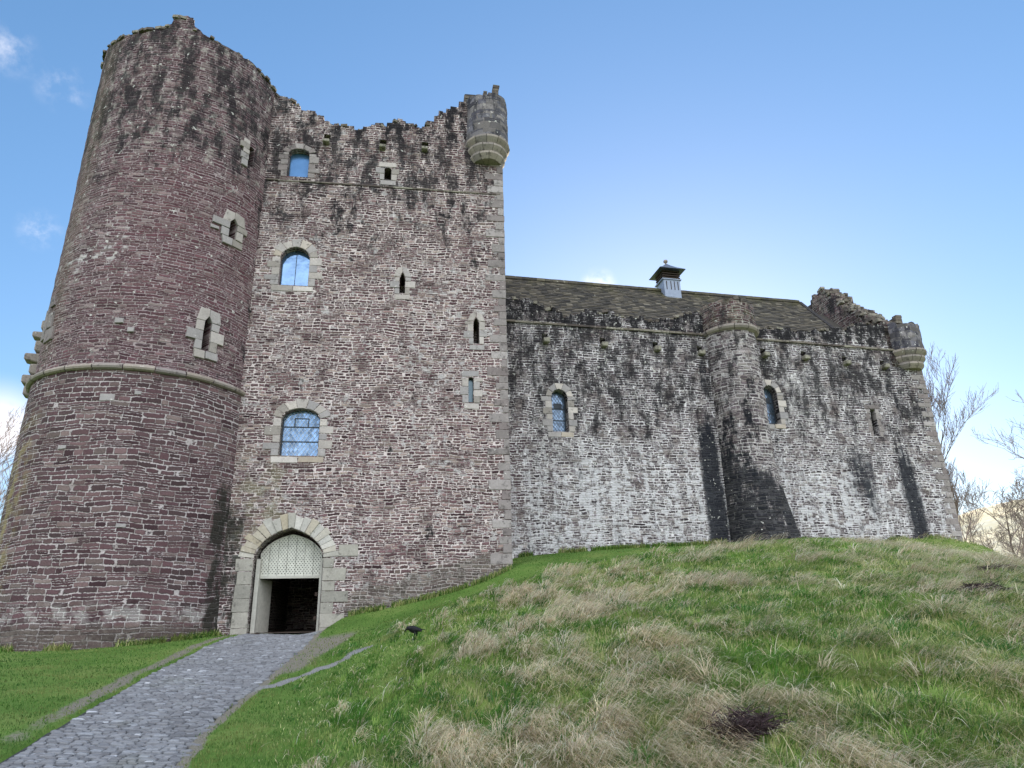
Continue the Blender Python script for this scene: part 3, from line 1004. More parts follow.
# ---- round tower ---------------------------------------------------------------
TOP_A = [-180, -120, -75, -48, -33, -12, 3, 6.6, 7.4, 18.3, 19.0, 31, 43, 57, 70, 79, 100, 140, 180]
TOP_Z = [28.0, 28.2, 28.4, 28.42, 28.2, 28.08, 28.2, 28.3, 28.85, 28.95, 28.34, 28.0, 27.9, 27.78, 27.6, 27.35, 27.2, 27.6, 28.0]


def build_tower():
    r = random.Random(5)
    nA = 220
    zs = list(np.arange(0.0, 26.61, 0.28))
    bm = bmesh.new()
    tops = []
    k = 0
    while len(tops) < nA:
        w = r.choice((1, 2, 2, 3)); dz = r.uniform(-0.11, 0.11)
        for _ in range(w): tops.append(dz+r.uniform(-0.02, 0.02))
        k += 1
    cols = []
    def batter(z): return 0.10*max(0.0, 1-z/6.0)**1.5
    for i in range(nA):
        a = -math.pi+2*math.pi*i/nA
        zt = float(np.interp(math.degrees(a), TOP_A, TOP_Z)) + tops[i]
        col = []
        zz = zs + [26.6+(zt-26.6)*q for q in (0.35, 0.7, 1.0)]
        for z in zz:
            n = mnoise.noise(Vector((math.sin(a)*9, math.cos(a)*9, z*2.6)))*0.030 + mnoise.noise(Vector((math.sin(a)*2, math.cos(a)*2, z*0.3)))*0.03
            rr = TR + batter(z) + n - (0.05 if z > 11.6 else 0.0)
            col.append(bm.verts.new((rr*math.sin(a), -rr*math.cos(a), z)))
        ri = TR-1.3
        col.append(bm.verts.new((ri*math.sin(a), -ri*math.cos(a), zt-0.1)))
        col.append(bm.verts.new((ri*math.sin(a), -ri*math.cos(a), 26.2)))
        cols.append(col)
    for i in range(nA):
        c0, c1 = cols[i], cols[(i+1) % nA]
        for j in range(len(c0)-1): bm.faces.new((c0[j], c1[j], c1[j+1], c0[j+1]))
    bm.faces.new([c[-1] for c in cols][::1])
    bm.faces.new([c[0] for c in cols][::-1])
    me = bm_mesh('round_tower', bm)
    return me


def tmap(a_deg):
    """map (u,y,z) round the tower, u measured along the arc from angle a_deg, y inwards"""
    def f(u, y, z):
        a = math.radians(a_deg)+u/TR
        rr = TR-y
        return (rr*math.sin(a), -rr*math.cos(a), z)
    return f


SLITS = [  # angle, half width, sill, springing, top, surround seed
    (56.3, 0.17, 18.22, 18.85, 19.15, 3), (49.4, 0.15, 12.80, 13.95, 14.25, 4), (62.4, 0.16, 22.25, 23.2, 23.3, 6)]
tower_me = build_tower()
cb = bmesh.new()
for a, hw, z0, zs_, zt, sd in SLITS:
    add_prism(cb, arch_poly(-hw, hw, z0, zs_, zt, 6, 0.6), -0.5, 1.0, tmap(a))
tower_me = cut(tower_me, cb)
round_uv(tower_me, TR)
tower_me.materials.clear()
tower_me.materials.append(M_TOWER_LOW); tower_me.materials.append(M_TOWER_HIGH)
for p in tower_me.polygons: p.material_index = 1 if p.center.z > 11.55 else 0
tower = part('round_tower', tower_me, [M_TOWER_LOW, M_TOWER_HIGH], 'T', 'tall round tower of dark purple rubble with a pale moulded string course')
# the string course: a roll with a sloped weathering above it
bm = bmesh.new()
prof = [(TR-0.08, 11.44), (TR+0.06, 11.44), (TR+0.14, 11.48), (TR+0.17, 11.55), (TR+0.14, 11.62), (TR+0.05, 11.66), (TR+0.02, 11.70), (TR-0.08, 11.71)]
n_st = 26
for k in range(n_st):
    a0 = -math.pi+2*math.pi*k/n_st+0.004; a1 = -math.pi+2*math.pi*(k+1)/n_st-0.004
    d = random.uniform(-0.012, 0.012)
    add_lathe(bm, [(x+d, z+d*0.5) for x, z in prof], 0, 0, a0, a1, 6)
sub('string_course', bm_mesh('string_course', bm, False), M_CORBEL, tower)
# dressed stones round the arrow slits
for (a, hw, z0, zs_, zt, sd) in SLITS:
    bm = bmesh.new()
    if sd == 6:
        q = jamb_blocks(-hw, -1, z0-0.2, zt+0.2, sd, 0.2, 0.45)
    else:
        q = jamb_blocks(-hw, -1, z0-0.05, zs_+0.05, sd, 0.25, 0.75, (0.36, 0.5)) + jamb_blocks(hw, 1, z0-0.05, zs_+0.05, sd+7, 0.25, 0.62, (0.36, 0.5))
        q += [[(-hw-0.35, zs_+0.05), (-hw, zs_+0.05), (0.0, zt), (0.0, zt+0.32), (-hw-0.22, zt+0.30)],
              [(hw, zs_+0.05), (hw+0.38, zs_+0.05), (hw+0.28, zt+0.26), (0.0, zt+0.32), (0.0, zt)],
              [(-hw-0.25, z0-0.42), (0.02, z0-0.42), (0.02, z0-0.06), (-hw-0.3, z0-0.06)], [(0.03, z0-0.38), (hw+0.4, z0-0.38), (hw+0.4, z0-0.06), (0.03, z0-0.06)]]
    blocks(bm, q, 0.25, (0.03, 0.07), 0.01, tmap(a), sd)
    sub('slit_surround', bm_mesh('slit_surround', bm), M_PALE, tower)
# pale blind loop on the left flank and the stump of the lost garderobe corbels
bm = bmesh.new()
blocks(bm, [[(-0.4, 13.2), (0.05, 13.2), (0.05, 14.6), (-0.4, 14.6)], [(0.08, 13.0), (0.75, 13.05), (0.75, 13.6), (0.08, 13.6)], [(0.08, 13.62), (0.5, 13.62), (0.5, 14.3), (0.08, 14.3)], [(-0.3, 14.62), (0.4, 14.62), (0.2, 15.1), (-0.2, 15.1)]], 0.25, (0.03, 0.06), 0.01, tmap(-41), 8)
sub('blind_loop', bm_mesh('blind_loop', bm), M_QUOIN, tower)
for z0, z1, out, w in ((11.25, 11.75, 0.35, 0.5), (11.75, 12.2, 0.52, 0.6), (12.2, 12.7, 0.30, 0.55), (12.75, 13.15, 0.62, 0.55), (13.2, 13.75, 0.28, 0.5), (13.8, 14.15, 0.50, 0.5), (14.2, 14.7, 0.2, 0.45)):
    bm = bmesh.new()
    f = tmap(-66); out *= 0.8
    vs = [(-w/2, -out, z0+0.12), (w/2, -out, z0+0.12), (w/2, -out, z1), (-w/2, -out, z1), (-w/2, 0.3, z0), (w/2, 0.3, z0), (w/2, 0.3, z1+0.05), (-w/2, 0.3, z1+0.05)]
    vv = [bm.verts.new(f(*q)) for q in vs]
    for q in ((0, 1, 2, 3), (5, 4, 7, 6), (4, 0, 3, 7), (1, 5, 6, 2), (3, 2, 6, 7), (4, 5, 1, 0)): bm.faces.new([vv[k] for k in q])
    bmesh.ops.bevel(bm, geom=bm.edges[:], offset=0.04, segments=1, affect='EDGES')
    sub('corbel', bm_mesh('corbel', bm), M_CORBEL, tower)
# odd pale stones set in the wall
for a, z, w, h in ((9, 10.2, 0.5, 0.28), (22, 10.5, 0.22, 0.16), (8, 13.35, 0.3, 0.22), (14, 13.0, 0.22, 0.2), (46, 18.3, 0.35, 0.16), (24, 5.6, 0.3, 0.14), (3, 2.15, 0.6, 0.3), (-8, 8.4, 0.3, 0.16)):
    u = math.radians(a)*TR; bm = bmesh.new()
    blocks(bm, [[(u-w/2, z), (u+w/2, z+0.02), (u+w/2, z+h), (u-w/2, z+h)]], 0.2, (0.03, 0.05), 0.0, tmap(0), 3)
    sub('pale_stone', bm_mesh('pale_stone', bm), M_PALE, tower)
# loose stones and a chunk of wall on the tower head
bm = bmesh.new()
for i in range(260):
    a = random.uniform(-1.5, 1.7); z = float(np.interp(math.degrees(a), TOP_A, TOP_Z))
    s = random.uniform(0.05, 0.12); rr = TR-random.uniform(0.0, 0.6)
    c = Vector((rr*math.sin(a), -rr*math.cos(a), z+random.uniform(-0.10, 0.02)))
    rot = Matrix.Rotation(a+random.uniform(-0.3, 0.3), 3, 'Z') @ Matrix.Rotation(random.uniform(-0.2, 0.2), 3, 'Y')
    vv = [bm.verts.new(c+rot @ Vector((x*s*1.4*random.uniform(0.7, 1), y*s, q*s*0.6))) for x in (-1, 1) for y in (-1, 1) for q in (-1, 1)]
    for f in ((0, 1, 3, 2), (4, 6, 7, 5), (0, 4, 5, 1), (2, 3, 7, 6), (0, 2, 6, 4), (1, 5, 7, 3)): bm.faces.new([vv[k] for k in f])
sub('wall_head', bm_mesh('wall_head', bm), M_RUBBLE, tower)['kind'] = 'stuff'

# ---- gatehouse ------------------------------------------------------------------
UC = 8.63
GTOP = [(-3.4, 27.3), (-2.27, 27.1), (-1.83, 27.0), (-1.42, 26.6), (-0.52, 26.2), (0.08, 25.8), (0.81, 25.66), (1.78, 25.6), (2.05, 25.9), (2.9, 25.86), (3.2, 26.2), (3.7, 26.35), (4.1, 26.1), (4.7, 25.9), (5.0, 26.4), (5.4, 26.9), (6.2, 27.35), (6.5, 27.7), (7.5, 27.9), (UC, 27.8)]
GR = ragged(GTOP, 0.3, 0.13, 4)
outline = [(-3.4, 0.0), (UC, 0.0)] + GR[::-1]
# the slab and the block behind it are separate shells; cut the openings through both
ARCH = (-1.50, 1.12, 4.80, 5.95, 0.25)
GW = [  # kind, u0,u1,sill,springing,top,point,depth
    ('blue', -1.72, -0.76, 22.5, 23.85, 24.1, 0.05, 0.9), ('plain', -1.62, -0.34, 16.72, 18.15, 18.68, 0.1, 0.9),
    ('lattice', -0.94, 0.62, 8.9, 10.5, 10.95, 0.05, 0.9)]
GS = [(2.83, 3.15, 22.7, 23.3, 23.38, 0.0), (3.73, 3.98, 16.57, 17.35, 17.66, 0.7), (7.12, 7.38, 14.2, 15.25, 15.5, 0.7), (6.88, 7.1, 11.4, 12.5, 12.57, 0.0)]


def gate_cutters():
    cb = bmesh.new()
    add_prism(cb, arch_poly(ARCH[0], ARCH[1], 1.0, ARCH[2], ARCH[3], 16, ARCH[4]), -1.0, 9.5)
    for _, u0, u1, z0, zs_, zt, pt, dp in GW: add_prism(cb, arch_poly(u0, u1, z0, zs_, zt, 10, pt), -1.0, dp)
    for u0, u1, z0, zs_, zt, pt in GS: add_prism(cb, arch_poly(u0, u1, z0, zs_, zt, 6, pt), -1.0, 1.1)
    for u, z in ((-0.02, 24.62), (2.68, 24.55), (4.74, 24.62)): add_prism(cb, [(u-0.15, z), (u+0.17, z), (u+0.19, z+0.44), (u-0.13, z+0.46)], -1.0, 0.8)
    return cb


bm = bmesh.new(); add_prism(bm, outline, 0.0, 1.4)
slab_me = cut(bm_mesh('slab', bm), gate_cutters())
bm = bmesh.new(); add_box(bm, -3.4, UC, 1.402, 12.0, 0.0, 24.0)
cbm = bmesh.new(); add_prism(cbm, arch_poly(ARCH[0], ARCH[1], 1.0, ARCH[2], ARCH[3], 16, ARCH[4]), -1.0, 9.5)
block_me = cut(bm_mesh('block', bm), cbm)
bm = bmesh.new(); bm.from_mesh(slab_me); bm.from_mesh(block_me)
gate_me = bm_mesh('gatehouse', bm)
planar_uv(gate_me)
gate_me.materials.clear()
gatehouse = part('gatehouse', gate_me, M_GATE, 'G', 'tall flat fronted gatehouse with a ragged broken wall head and arched entrance')
bm = bmesh.new()
rubble_on(bm, GTOP, 0.05, 1.2, 220, 3, (0.12, 0.30))
add_box(bm, 2.05, 2.75, 0.15, 0.7, 25.7, 26.02, 0.03)
sub('wall_head', bm_mesh('wall_head', bm), M_RUBBLE, gatehouse)['kind'] = 'stuff'
# weathering ledge
bm = bmesh.new()
u = -2.6
while u < 8.4:
    w = random.uniform(0.5, 1.1); u1 = min(8.5, u+w); d = random.uniform(0.03, 0.055); h0 = random.uniform(-0.02, 0.02)
    add_prism(bm, [(u, 22.21+h0), (u1-0.015, 22.21+h0), (u1-0.015, 22.28+h0), (u, 22.28+h0)], -d, 0.1); u = u1
sub('ledge', bm_mesh('ledge', bm), M_RUBBLE, gatehouse)
# quoins on the corner, wrapped round it
bm = bmesh.new()
z = 3.6; k = 0
while z < 24.2:
    h = random.uniform(0.30, 0.46); w = (0.34 if k % 2 else 0.74)*random.uniform(0.65, 1.3); pr = random.uniform(0.012, 0.035)
    w2 = (0.88 if k % 2 else 0.42)
    add_box(bm, UC-w, UC+pr, -pr, w2, z, z+h-0.02, 0.012)
    z += h; k += 1
bmesh.ops.bevel(bm, geom=bm.edges[:], offset=0.015, segments=1, affect='EDGES')
sub('quoins', bm_mesh('quoins', bm), M_QUOIN, gatehouse)
# small dressed loops
for i, (u0, u1, z0, zs_, zt, pt) in enumerate(GS):
    bm = bmesh.new()
    q = jamb_blocks(u0, -1, z0-0.05, zs_+0.04, 30+i, 0.16, 0.42, (0.3, 0.42)) + jamb_blocks(u1, 1, z0-0.05, zs_+0.04, 40+i, 0.16, 0.42, (0.3, 0.42))
    uc = (u0+u1)/2
    if pt > 0:
        q += [[(u0-0.28, zs_+0.05), (u0, zs_+0.05), (uc, zt+0.02), (uc, zt+0.3), (u0-0.14, zt+0.18)], [(u1, zs_+0.05), (u1+0.3, zs_+0.05), (u1+0.12, zt+0.2), (uc, zt+0.3), (uc, zt+0.02)]]
    else:
        q += [[(u0-0.3, zt+0.03), (u1+0.25, zt+0.03), (u1+0.25, zt+0.3), (u0-0.3, zt+0.3)]]
    q += [[(u0-0.2, z0-0.32), (u1+0.24, z0-0.32), (u1+0.24, z0-0.06), (u0-0.2, z0-0.06)]]
    blocks(bm, q, 0.3, (0.012, 0.03), 0.012, None, i)
    sub('slit_surround', bm_mesh('slit_surround', bm), M_PALE, gatehouse)
    if i == 3:
        bm = bmesh.new(); add_box(bm, u0-0.02, u1+0.02, 0.25, 0.30, z0-0.02, zt+0.02)
        sub('slit_glass', bm_mesh('slit_glass', bm), M_GLASS_DIM, gatehouse)
# drain spouts under the parapet
for u, z in ((-0.02, 24.62), (2.68, 24.55), (4.74, 24.62)):
    bm = bmesh.new()
    add_prism(bm, [(u-0.16, z-0.16), (u+0.16, z-0.18), (u+0.17, z+0.0), (u-0.15, z+0.0)], -0.30, 0.5)
    bmesh.ops.bevel(bm, geom=bm.edges[:], offset=0.03, segments=1, affect='EDGES')
    sub('drain_spout', bm_mesh('drain_spout', bm), M_RUBBLE, gatehouse)


def window(name, frame, u0, u1, z0, zs_, zt, pt, depth, kind, label=None, seed=0, ring=0.42, jw=0.55, stone=None):
    """window > surround, pane, bars"""
    stone = stone or M_PALE
    bm = bmesh.new()
    nv = 7 if u1-u0 > 1.1 else 5
    q = jamb_blocks(u0, -1, z0-0.02, zs_, seed, 0.22, jw) + jamb_blocks(u1, 1, z0-0.02, zs_, seed+1, 0.22, jw)
    q += voussoirs(u0, u1, zs_, zt, pt, nv, ring, seed)
    uc = (u0+u1)/2
    q += [[(u0-0.3, z0-0.3), (uc, z0-0.3), (uc, z0-0.03), (u0-0.3, z0-0.03)], [(uc, z0-0.28), (u1+0.25, z0-0.28), (u1+0.25, z0-0.03), (uc, z0-0.03)]] if kind != 'blue' else []
    blocks(bm, q, min(depth, 0.32), (0.010, 0.03), 0.012, None, seed)
    root = part(name, bm_mesh(name, bm), stone, frame, label)
    clip = lambda u: zs_+(zt-zs_)*math.sqrt(max(0, 1-((u-uc)/((u1-u0)/2))**2))
    yp = 0.36 if kind != 'hall' else 0.46
    bm = bmesh.new()
    add_prism(bm, arch_poly(u0-0.04, u1+0.04, z0-0.03, zs_, zt+0.04, 12, pt), yp, yp+0.03)
    sub('pane', bm_mesh('pane', bm), {'blue': M_GLASS_BLUE, 'hall': M_GLASS_HALL, 'lattice': M_GLASS_LATTICE}.get(kind, M_GLASS), root)
    bm = bmesh.new()
    if kind == 'blue':
        bar(bm, u0-0.02, u1+0.02, z0-0.01, z0+0.05, yp-0.03, yp-0.004)
        bar(bm, u0-0.02, u0+0.04, z0+0.05, zs_+0.05, yp-0.03, yp-0.004); bar(bm, u1-0.04, u1+0.02, z0+0.05, zs_+0.05, yp-0.03, yp-0.004)
    elif kind == 'plain':
        bar(bm, uc-0.012, uc+0.012, z0, zt-0.02, yp-0.02, yp-0.004)
        bar(bm, u0-0.02, u0+0.03, z0+0.03, zs_+0.05, yp-0.03, yp-0.004); bar(bm, u1-0.03, u1+0.02, z0+0.03, zs_+0.05, yp-0.03, yp-0.004)
        bar(bm, u0-0.02, u1+0.02, z0-0.01, z0+0.03, yp-0.03, yp-0.004)
    elif kind == 'lattice':
        bar(bm, u0-0.02, u1+0.02, z0-0.01, z0+0.06, yp-0.05, yp-0.004)
        bar(bm, u0-0.02, u0+0.05, z0+0.06, zs_+0.1, yp-0.05, yp-0.004); bar(bm, u1-0.05, u1+0.02, z0+0.06, zs_+0.1, yp-0.05, yp-0.004)
        for zz in (z0+0.68, z0+1.32): bar(bm, u0+0.05, u1-0.05, zz-0.02, zz+0.02, yp-0.04, yp-0.004)
        for uu in (uc-0.28, uc+0.28): bar(bm, uu-0.018, uu+0.018, z0+1.34, z0+1.68, yp-0.04, yp-0.004)
        bar(bm, uc-0.30, uc+0.30, z0+1.68, z0+1.71, yp-0.04, yp-0.004)
    elif kind == 'hall':
        bar(bm, u0-0.02, u0+0.05, z0, zs_+0.1, yp-0.04, yp-0.004); bar(bm, u1-0.05, u1+0.02, z0, zs_+0.1, yp-0.04, yp-0.004)
        for zz in (z0+0.7, z0+1.32): bar(bm, u0+0.05, u1-0.05, zz-0.02, zz+0.02, yp-0.04, yp-0.004)
        bar(bm, uc-0.2, uc+0.22, z0+1.36, z0+1.62, yp-0.035, yp-0.005)
    sub('window_bars', bm_mesh('window_bars', bm), M_FRAME, root)
    if kind in ('lattice', 'hall'):
        bm = bmesh.new()
        pane_grid(bm, u0+0.03, u1-0.03, z0+0.03, zt-0.05, yp-0.006, 0.16, 0.016 if kind == 'lattice' else 0.02, lambda u: clip(u)-0.04)
        sub('lead_lattice', bm_mesh('lead_lattice', bm), plain_mat('pale_lead', lin(170, 182, 196), 0.5) if kind == 'lattice' else M_LEAD, root)
    return root


GL = {'blue': 'small arched window with flat blue glazing high under the wall head', 'plain': 'arched window with two clear sky reflecting panes', 'lattice': 'wide arched window with diamond lead lattice above the gate'}
for i, (kind, u0, u1, z0, zs_, zt, pt, dp) in enumerate(GW):
    window('window', 'G', u0, u1, z0, zs_, zt, pt, 0.3, kind, GL[kind], 50+i*5, 0.34 if kind == 'blue' else 0.42, 0.5 if kind == 'blue' else 0.62, M_QUOIN if kind == 'blue' else M_PALE)

# ---- gateway ---------------------------------------------------------------------
bm = bmesh.new()
blocks(bm, voussoirs(ARCH[0], ARCH[1], ARCH[2], ARCH[3], ARCH[4], 19, 0.62, 9), 0.45, (0.02, 0.07), 0.008, None, 9)
gateway = part('gateway', bm_mesh('gateway', bm), dressed_mat('pale_arch_stone', [(0.0, lin(168, 164, 154)), (0.4, lin(192, 189, 182)), (0.7, lin(176, 165, 144)), (1.0, lin(208, 206, 201))], 0.15), 'G', 'pointed arched gateway of pale stone with a boarded head and open doors')
for q, sd in ((jamb_blocks(ARCH[0], -1, 1.7, ARCH[2]-0.02, 61, 0.52, 0.66, (0.42, 0.62)), 10), (jamb_blocks(ARCH[1], 1, 1.7, ARCH[2]-0.02, 62, 0.34, 1.05, (0.36, 0.5)) + [[(ARCH[1]+0.55, 4.85), (ARCH[1]+1.35, 4.85), (ARCH[1]+1.35, 5.3), (ARCH[1]+0.58, 5.3)]], 11)):
    bm = bmesh.new(); blocks(bm, q, 0.42, (0.015, 0.04), 0.01, None, sd)
    sub('jamb', bm_mesh('jamb', bm), M_JAMB, gateway)
BZ = 4.17
bm = bmesh.new()
uu = np.linspace(-1.36, 1.02, 8)
ca = arch_poly(-1.40, 1.06, BZ, 4.82, 5.78, 16, 0.22)
def head_z(u):
    t = max(-1, min(1, (u+0.17)/1.23)); return 4.82+(5.78-4.82)*(0.78*math.sqrt(max(0, 1-t*t))+0.22*(1-abs(t)))
for a, b in zip(uu, uu[1:]):
    n = 4; pts = [(a+0.006, BZ), (b-0.006, BZ)] + [(b-0.006+(a-b+0.012)*i/n, head_z(b-0.006+(a-b+0.012)*i/n)) for i in range(n+1)]
    add_prism(bm, pts, 0.55+random.uniform(0, 0.008), 0.62)
sub('boarded_head', bm_mesh('boarded_head', bm), M_BOARD, gateway)
bm = bmesh.new()
row = 0; z = BZ+0.09
while z < 5.7:
    u = -1.34+(0.06 if row % 2 else 0.0)
    while u < 1.02:
        if z < head_z(u)-0.06 and abs(u) < 3:
            d = 0.024
            c = bm.verts.new((u, 0.52, z)); rg = [bm.verts.new((u+math.cos(k*math.pi/2)*d, 0.553, z+math.sin(k*math.pi/2)*d)) for k in range(4)]
            for k in range(4): bm.faces.new((c, rg[(k+1) % 4], rg[k]))
        u += 0.12
    z += 0.075; row += 1
st = sub('stud', bm_mesh('stud', bm), M_STUD, gateway); st['kind'] = 'stuff'
bm = bmesh.new()
add_box(bm, -1.44, -1.30, 0.30, 0.62, 1.9, 4.8, 0.01); add_box(bm, 0.98, 1.08, 0.30, 0.62, 1.9, 4.8, 0.01)
add_box(bm, -1.30, 0.98, 0.52, 0.66, BZ-0.10, BZ-0.005, 0.006)
sub('door_frame', bm_mesh('door_frame', bm), M_POST, gateway)
# left leaf folded back into the passage (pale edge), right leaf dark with grey rails
bm = bmesh.new()
vs = [(-1.30, 0.66), (-1.06, 1.9), (-1.13, 1.92), (-1.37, 0.68)]
f = [bm.verts.new((x, y, 2.08)) for x, y in vs]; t = [bm.verts.new((x, y, BZ-0.1)) for x, y in vs]
bm.faces.new(f[::-1]); bm.faces.new(t)
for i in range(4): bm.faces.new((f[i], f[(i+1) % 4], t[(i+1) % 4], t[i]))
sub('door_leaf', bm_mesh('door_leaf', bm), M_POST, gateway)
bm = bmesh.new()
vs = [(0.94, 0.7), (0.88, 2.0), (0.96, 2.02), (1.02, 0.72)]
f = [bm.verts.new((x, y, 2.08)) for x, y in vs]; t = [bm.verts.new((x, y, BZ-0.1)) for x, y in vs]
bm.faces.new(f[::-1]); bm.faces.new(t)
for i in range(4): bm.faces.new((f[i], f[(i+1) % 4], t[(i+1) % 4], t[i]))
for zz in (2.5, 3.4): add_box(bm, 0.80, 0.9, 0.8, 1.9, zz, zz+0.14)
sub('door_leaf', bm_mesh('door_leaf', bm), M_DOOR, gateway)
bm = bmesh.new()
rows = []
for j in range(24):
    y = 0.02+j*0.4
    rows.append([bm.verts.new((u, y, 2.03+0.012*j+random.uniform(-0.012, 0.012))) for u in np.linspace(-1.6, 1.2, 12)])
for r0, r1 in zip(rows, rows[1:]):
    for i in range(11): bm.faces.new((r0[i], r0[i+1], r1[i+1], r1[i]))
sub('passage_floor', bm_mesh('passage_floor', bm, True), plain_mat('worn_passage_floor', lin(96, 84, 74), 0.8, 0.5, 4.0), gateway)


# ---- turrets -----------------------------------------------------------------------
def turret(frame, cu, cy, rad, zc0, zc1, zt, seed, label, body_mat, merlons, rings=3, corbel_mat=M_CORBEL, broken=True):
    """round corner turret: body, moulded corbel rings and broken merlons"""
    r = random.Random(seed)
    bm = bmesh.new()
    n = 44
    tops = []
    while len(tops) < n+2:
        hh = r.choice((0.1, 0.05, -0.05, -0.12, -0.25)) if broken else r.uniform(-0.08, 0.08)
        tops += [hh+r.uniform(-0.02, 0.02) for _ in range(r.randint(2, 4))]
    cols = []
    for k in range(n):
        a = 2*math.pi*k/n
        zz = list(np.linspace(zc1, zt-0.15, 7)) + [zt+tops[k]]
        col = []
        for z in zz:
            d = mnoise.noise(Vector((math.sin(a)*3+seed, math.cos(a)*3, z*3)))*0.06 + mnoise.noise(Vector((math.sin(a)*9+seed, math.cos(a)*9, z*8)))*0.03
            col.append(bm.verts.new((cu+(rad+d)*math.sin(a), cy-(rad+d)*math.cos(a), z)))
        col.append(bm.verts.new((cu+(rad-0.3)*math.sin(a), cy-(rad-0.3)*math.cos(a), zt+tops[k]-0.05)))
        col.append(bm.verts.new((cu+(rad-0.3)*math.sin(a), cy-(rad-0.3)*math.cos(a), zc1+0.4)))
        cols.append(col)
    for k in range(n):
        c0, c1 = cols[k], cols[(k+1) % n]
        for j in range(len(c0)-1): bm.faces.new((c0[j], c1[j], c1[j+1], c0[j+1]))
    bm.faces.new([c[-1] for c in cols]); bm.faces.new([c[0] for c in cols][::-1])
    me = bm_mesh('turret', bm); round_uv(me, rad, cu, cy)
    root = part('turret', me, body_mat, frame, label)
    bm = bmesh.new()
    hgt = (zc1-zc0)/rings
    for i in range(rings):
        z0 = zc0+i*hgt; r0 = rad*(0.70+0.35*(i/rings)); r1 = rad*(0.70+0.35*((i+1)/rings))
        prof = [(0.02, z0+0.0), (r0*0.96, z0), (r1-0.05, z0+hgt*0.35), (r1+0.02, z0+hgt*0.6), (r1+0.02, z0+hgt*0.88), (r1-0.06, z0+hgt*0.985), (0.02, z0+hgt*0.99)]
        k = 12
        for j in range(k):
            a0 = 2*math.pi*j/k+0.01; a1 = 2*math.pi*(j+1)/k-0.01; d = r.uniform(-0.015, 0.015)
            add_lathe(bm, [(max(0.02, q+d), z) for q, z in prof], cu, cy, a0+i*0.2, a1+i*0.2, 5)
    sub('corbel_rings', bm_mesh('corbel_rings', bm), corbel_mat, root)
    for (u0, u1, y0, y1, z0, z1) in merlons:
        bm = bmesh.new()
        z = z0
        while z < z1-0.02:
            h = min(r.uniform(0.16, 0.26), z1-z); s = r.uniform(-0.03, 0.03)
            add_box(bm, cu+u0+s+r.uniform(0, 0.04), cu+u1+s-r.uniform(0, 0.04), cy+y0, cy+y1, z, z+h-0.006, 0.015); z += h
        bmesh.ops.bevel(bm, geom=bm.edges[:], offset=0.02, segments=1, affect='EDGES')
        sub('merlon', bm_mesh('merlon', bm), M_RUBBLE, root)
    return root


turret('G', 7.90, 0.25, 1.08, 24.0, 25.2, 27.75, 3, 'dark round corner turret on pale moulded corbels at the top of the gatehouse', M_SLATESTONE,
       [(-1.15, -0.25, 0.1, 0.75, 27.5, 28.65), (0.25, 0.62, -0.6, -0.2, 27.5, 28.75), (-0.2, 0.05, -0.3, 0.1, 27.5, 28.6)])

# ---- great hall ----------------------------------------------------------------------
HTOP = [(-0.6, 18.55), (1.4, 18.55), (2.2, 18.0), (2.6, 18.25), (3.2, 17.75), (4.6, 18.15), (5.3, 18.0), (5.7, 18.3), (6.6, 17.9), (7.6, 18.0), (8.2, 17.8), (9.2, 17.95), (9.9, 18.3), (10.6, 18.5), (11.3, 18.5), (12, 18.4), (14.6, 17.9), (16, 17.95), (17.5, 17.8), (19, 18.1), (20.4, 18.2), (21.5, 18.75), (23.0, 18.6), (25.1, 18.4)]
HR = ragged(HTOP, 0.34, 0.12, 9)
bm = bmesh.new()
add_prism(bm, [(-0.6, 0.0), (25.1, 0.0)] + HR[::-1], 0.0, 0.75)
add_box(bm, -0.6, 25.1, 0.75, 9.4, 0.0, 17.4)
hall_me = bm_mesh('hall', bm)
cb = bmesh.new()
HW = [(2.25, 3.08, 11.3, 13.15, 13.55, 0.15), (14.33, 15.16, 12.2, 14.0, 14.4, 0.15)]
for u0, u1, z0, zs_, zt, pt in HW: add_prism(cb, arch_poly(u0, u1, z0, zs_, zt, 10, pt), -1.0, 0.72)
add_prism(cb, [(20.86, 11.75), (21.22, 11.75), (21.30, 13.3), (20.94, 13.3)], -1.0, 0.7)
SPOUTS = [(2.04, 16.25), (5.24, 16.24), (8.26, 16.21), (10.85, 16.15), (14.75, 16.26), (17.31, 16.26), (19.94, 16.11), (22.45, 16.03)]
for u, z in SPOUTS: add_prism(cb, [(u-0.17, z+0.03), (u+0.15, z+0.03), (u+0.14, z+0.33), (u-0.16, z+0.36)], -1.0, 0.6)
hall_me = cut(hall_me, cb)
planar_uv(hall_me); hall_me.materials.clear()
hall = part('great_hall', hall_me, M_HALL, 'H', 'long lower hall range of pale limewashed rubble streaked with black damp')
bm = bmesh.new()
rubble_on(bm, HTOP, 0.05, 0.7, 260, 8, (0.14, 0.30))
sub('wall_head', bm_mesh('wall_head', bm), M_RUBBLE, hall)['kind'] = 'stuff'
for ua, ub in ((-0.5, 11.35), (14.4, 25.05)):
  bm = bmesh.new(); u = ua
  while u < ub-0.05:
    w = random.uniform(0.5, 1.2); u1 = min(ub, u+w); d = random.uniform(0.06, 0.11); z = 17.2-0.010*max(0, u-11)
    add_prism(bm, [(u, z-0.06), (u1-0.015, z-0.06), (u1-0.015, z+0.05), (u, z+0.05)], -d, 0.1)
    u = u1
  sub('eaves_course', bm_mesh('eaves_course', bm), M_RUBBLE, hall)
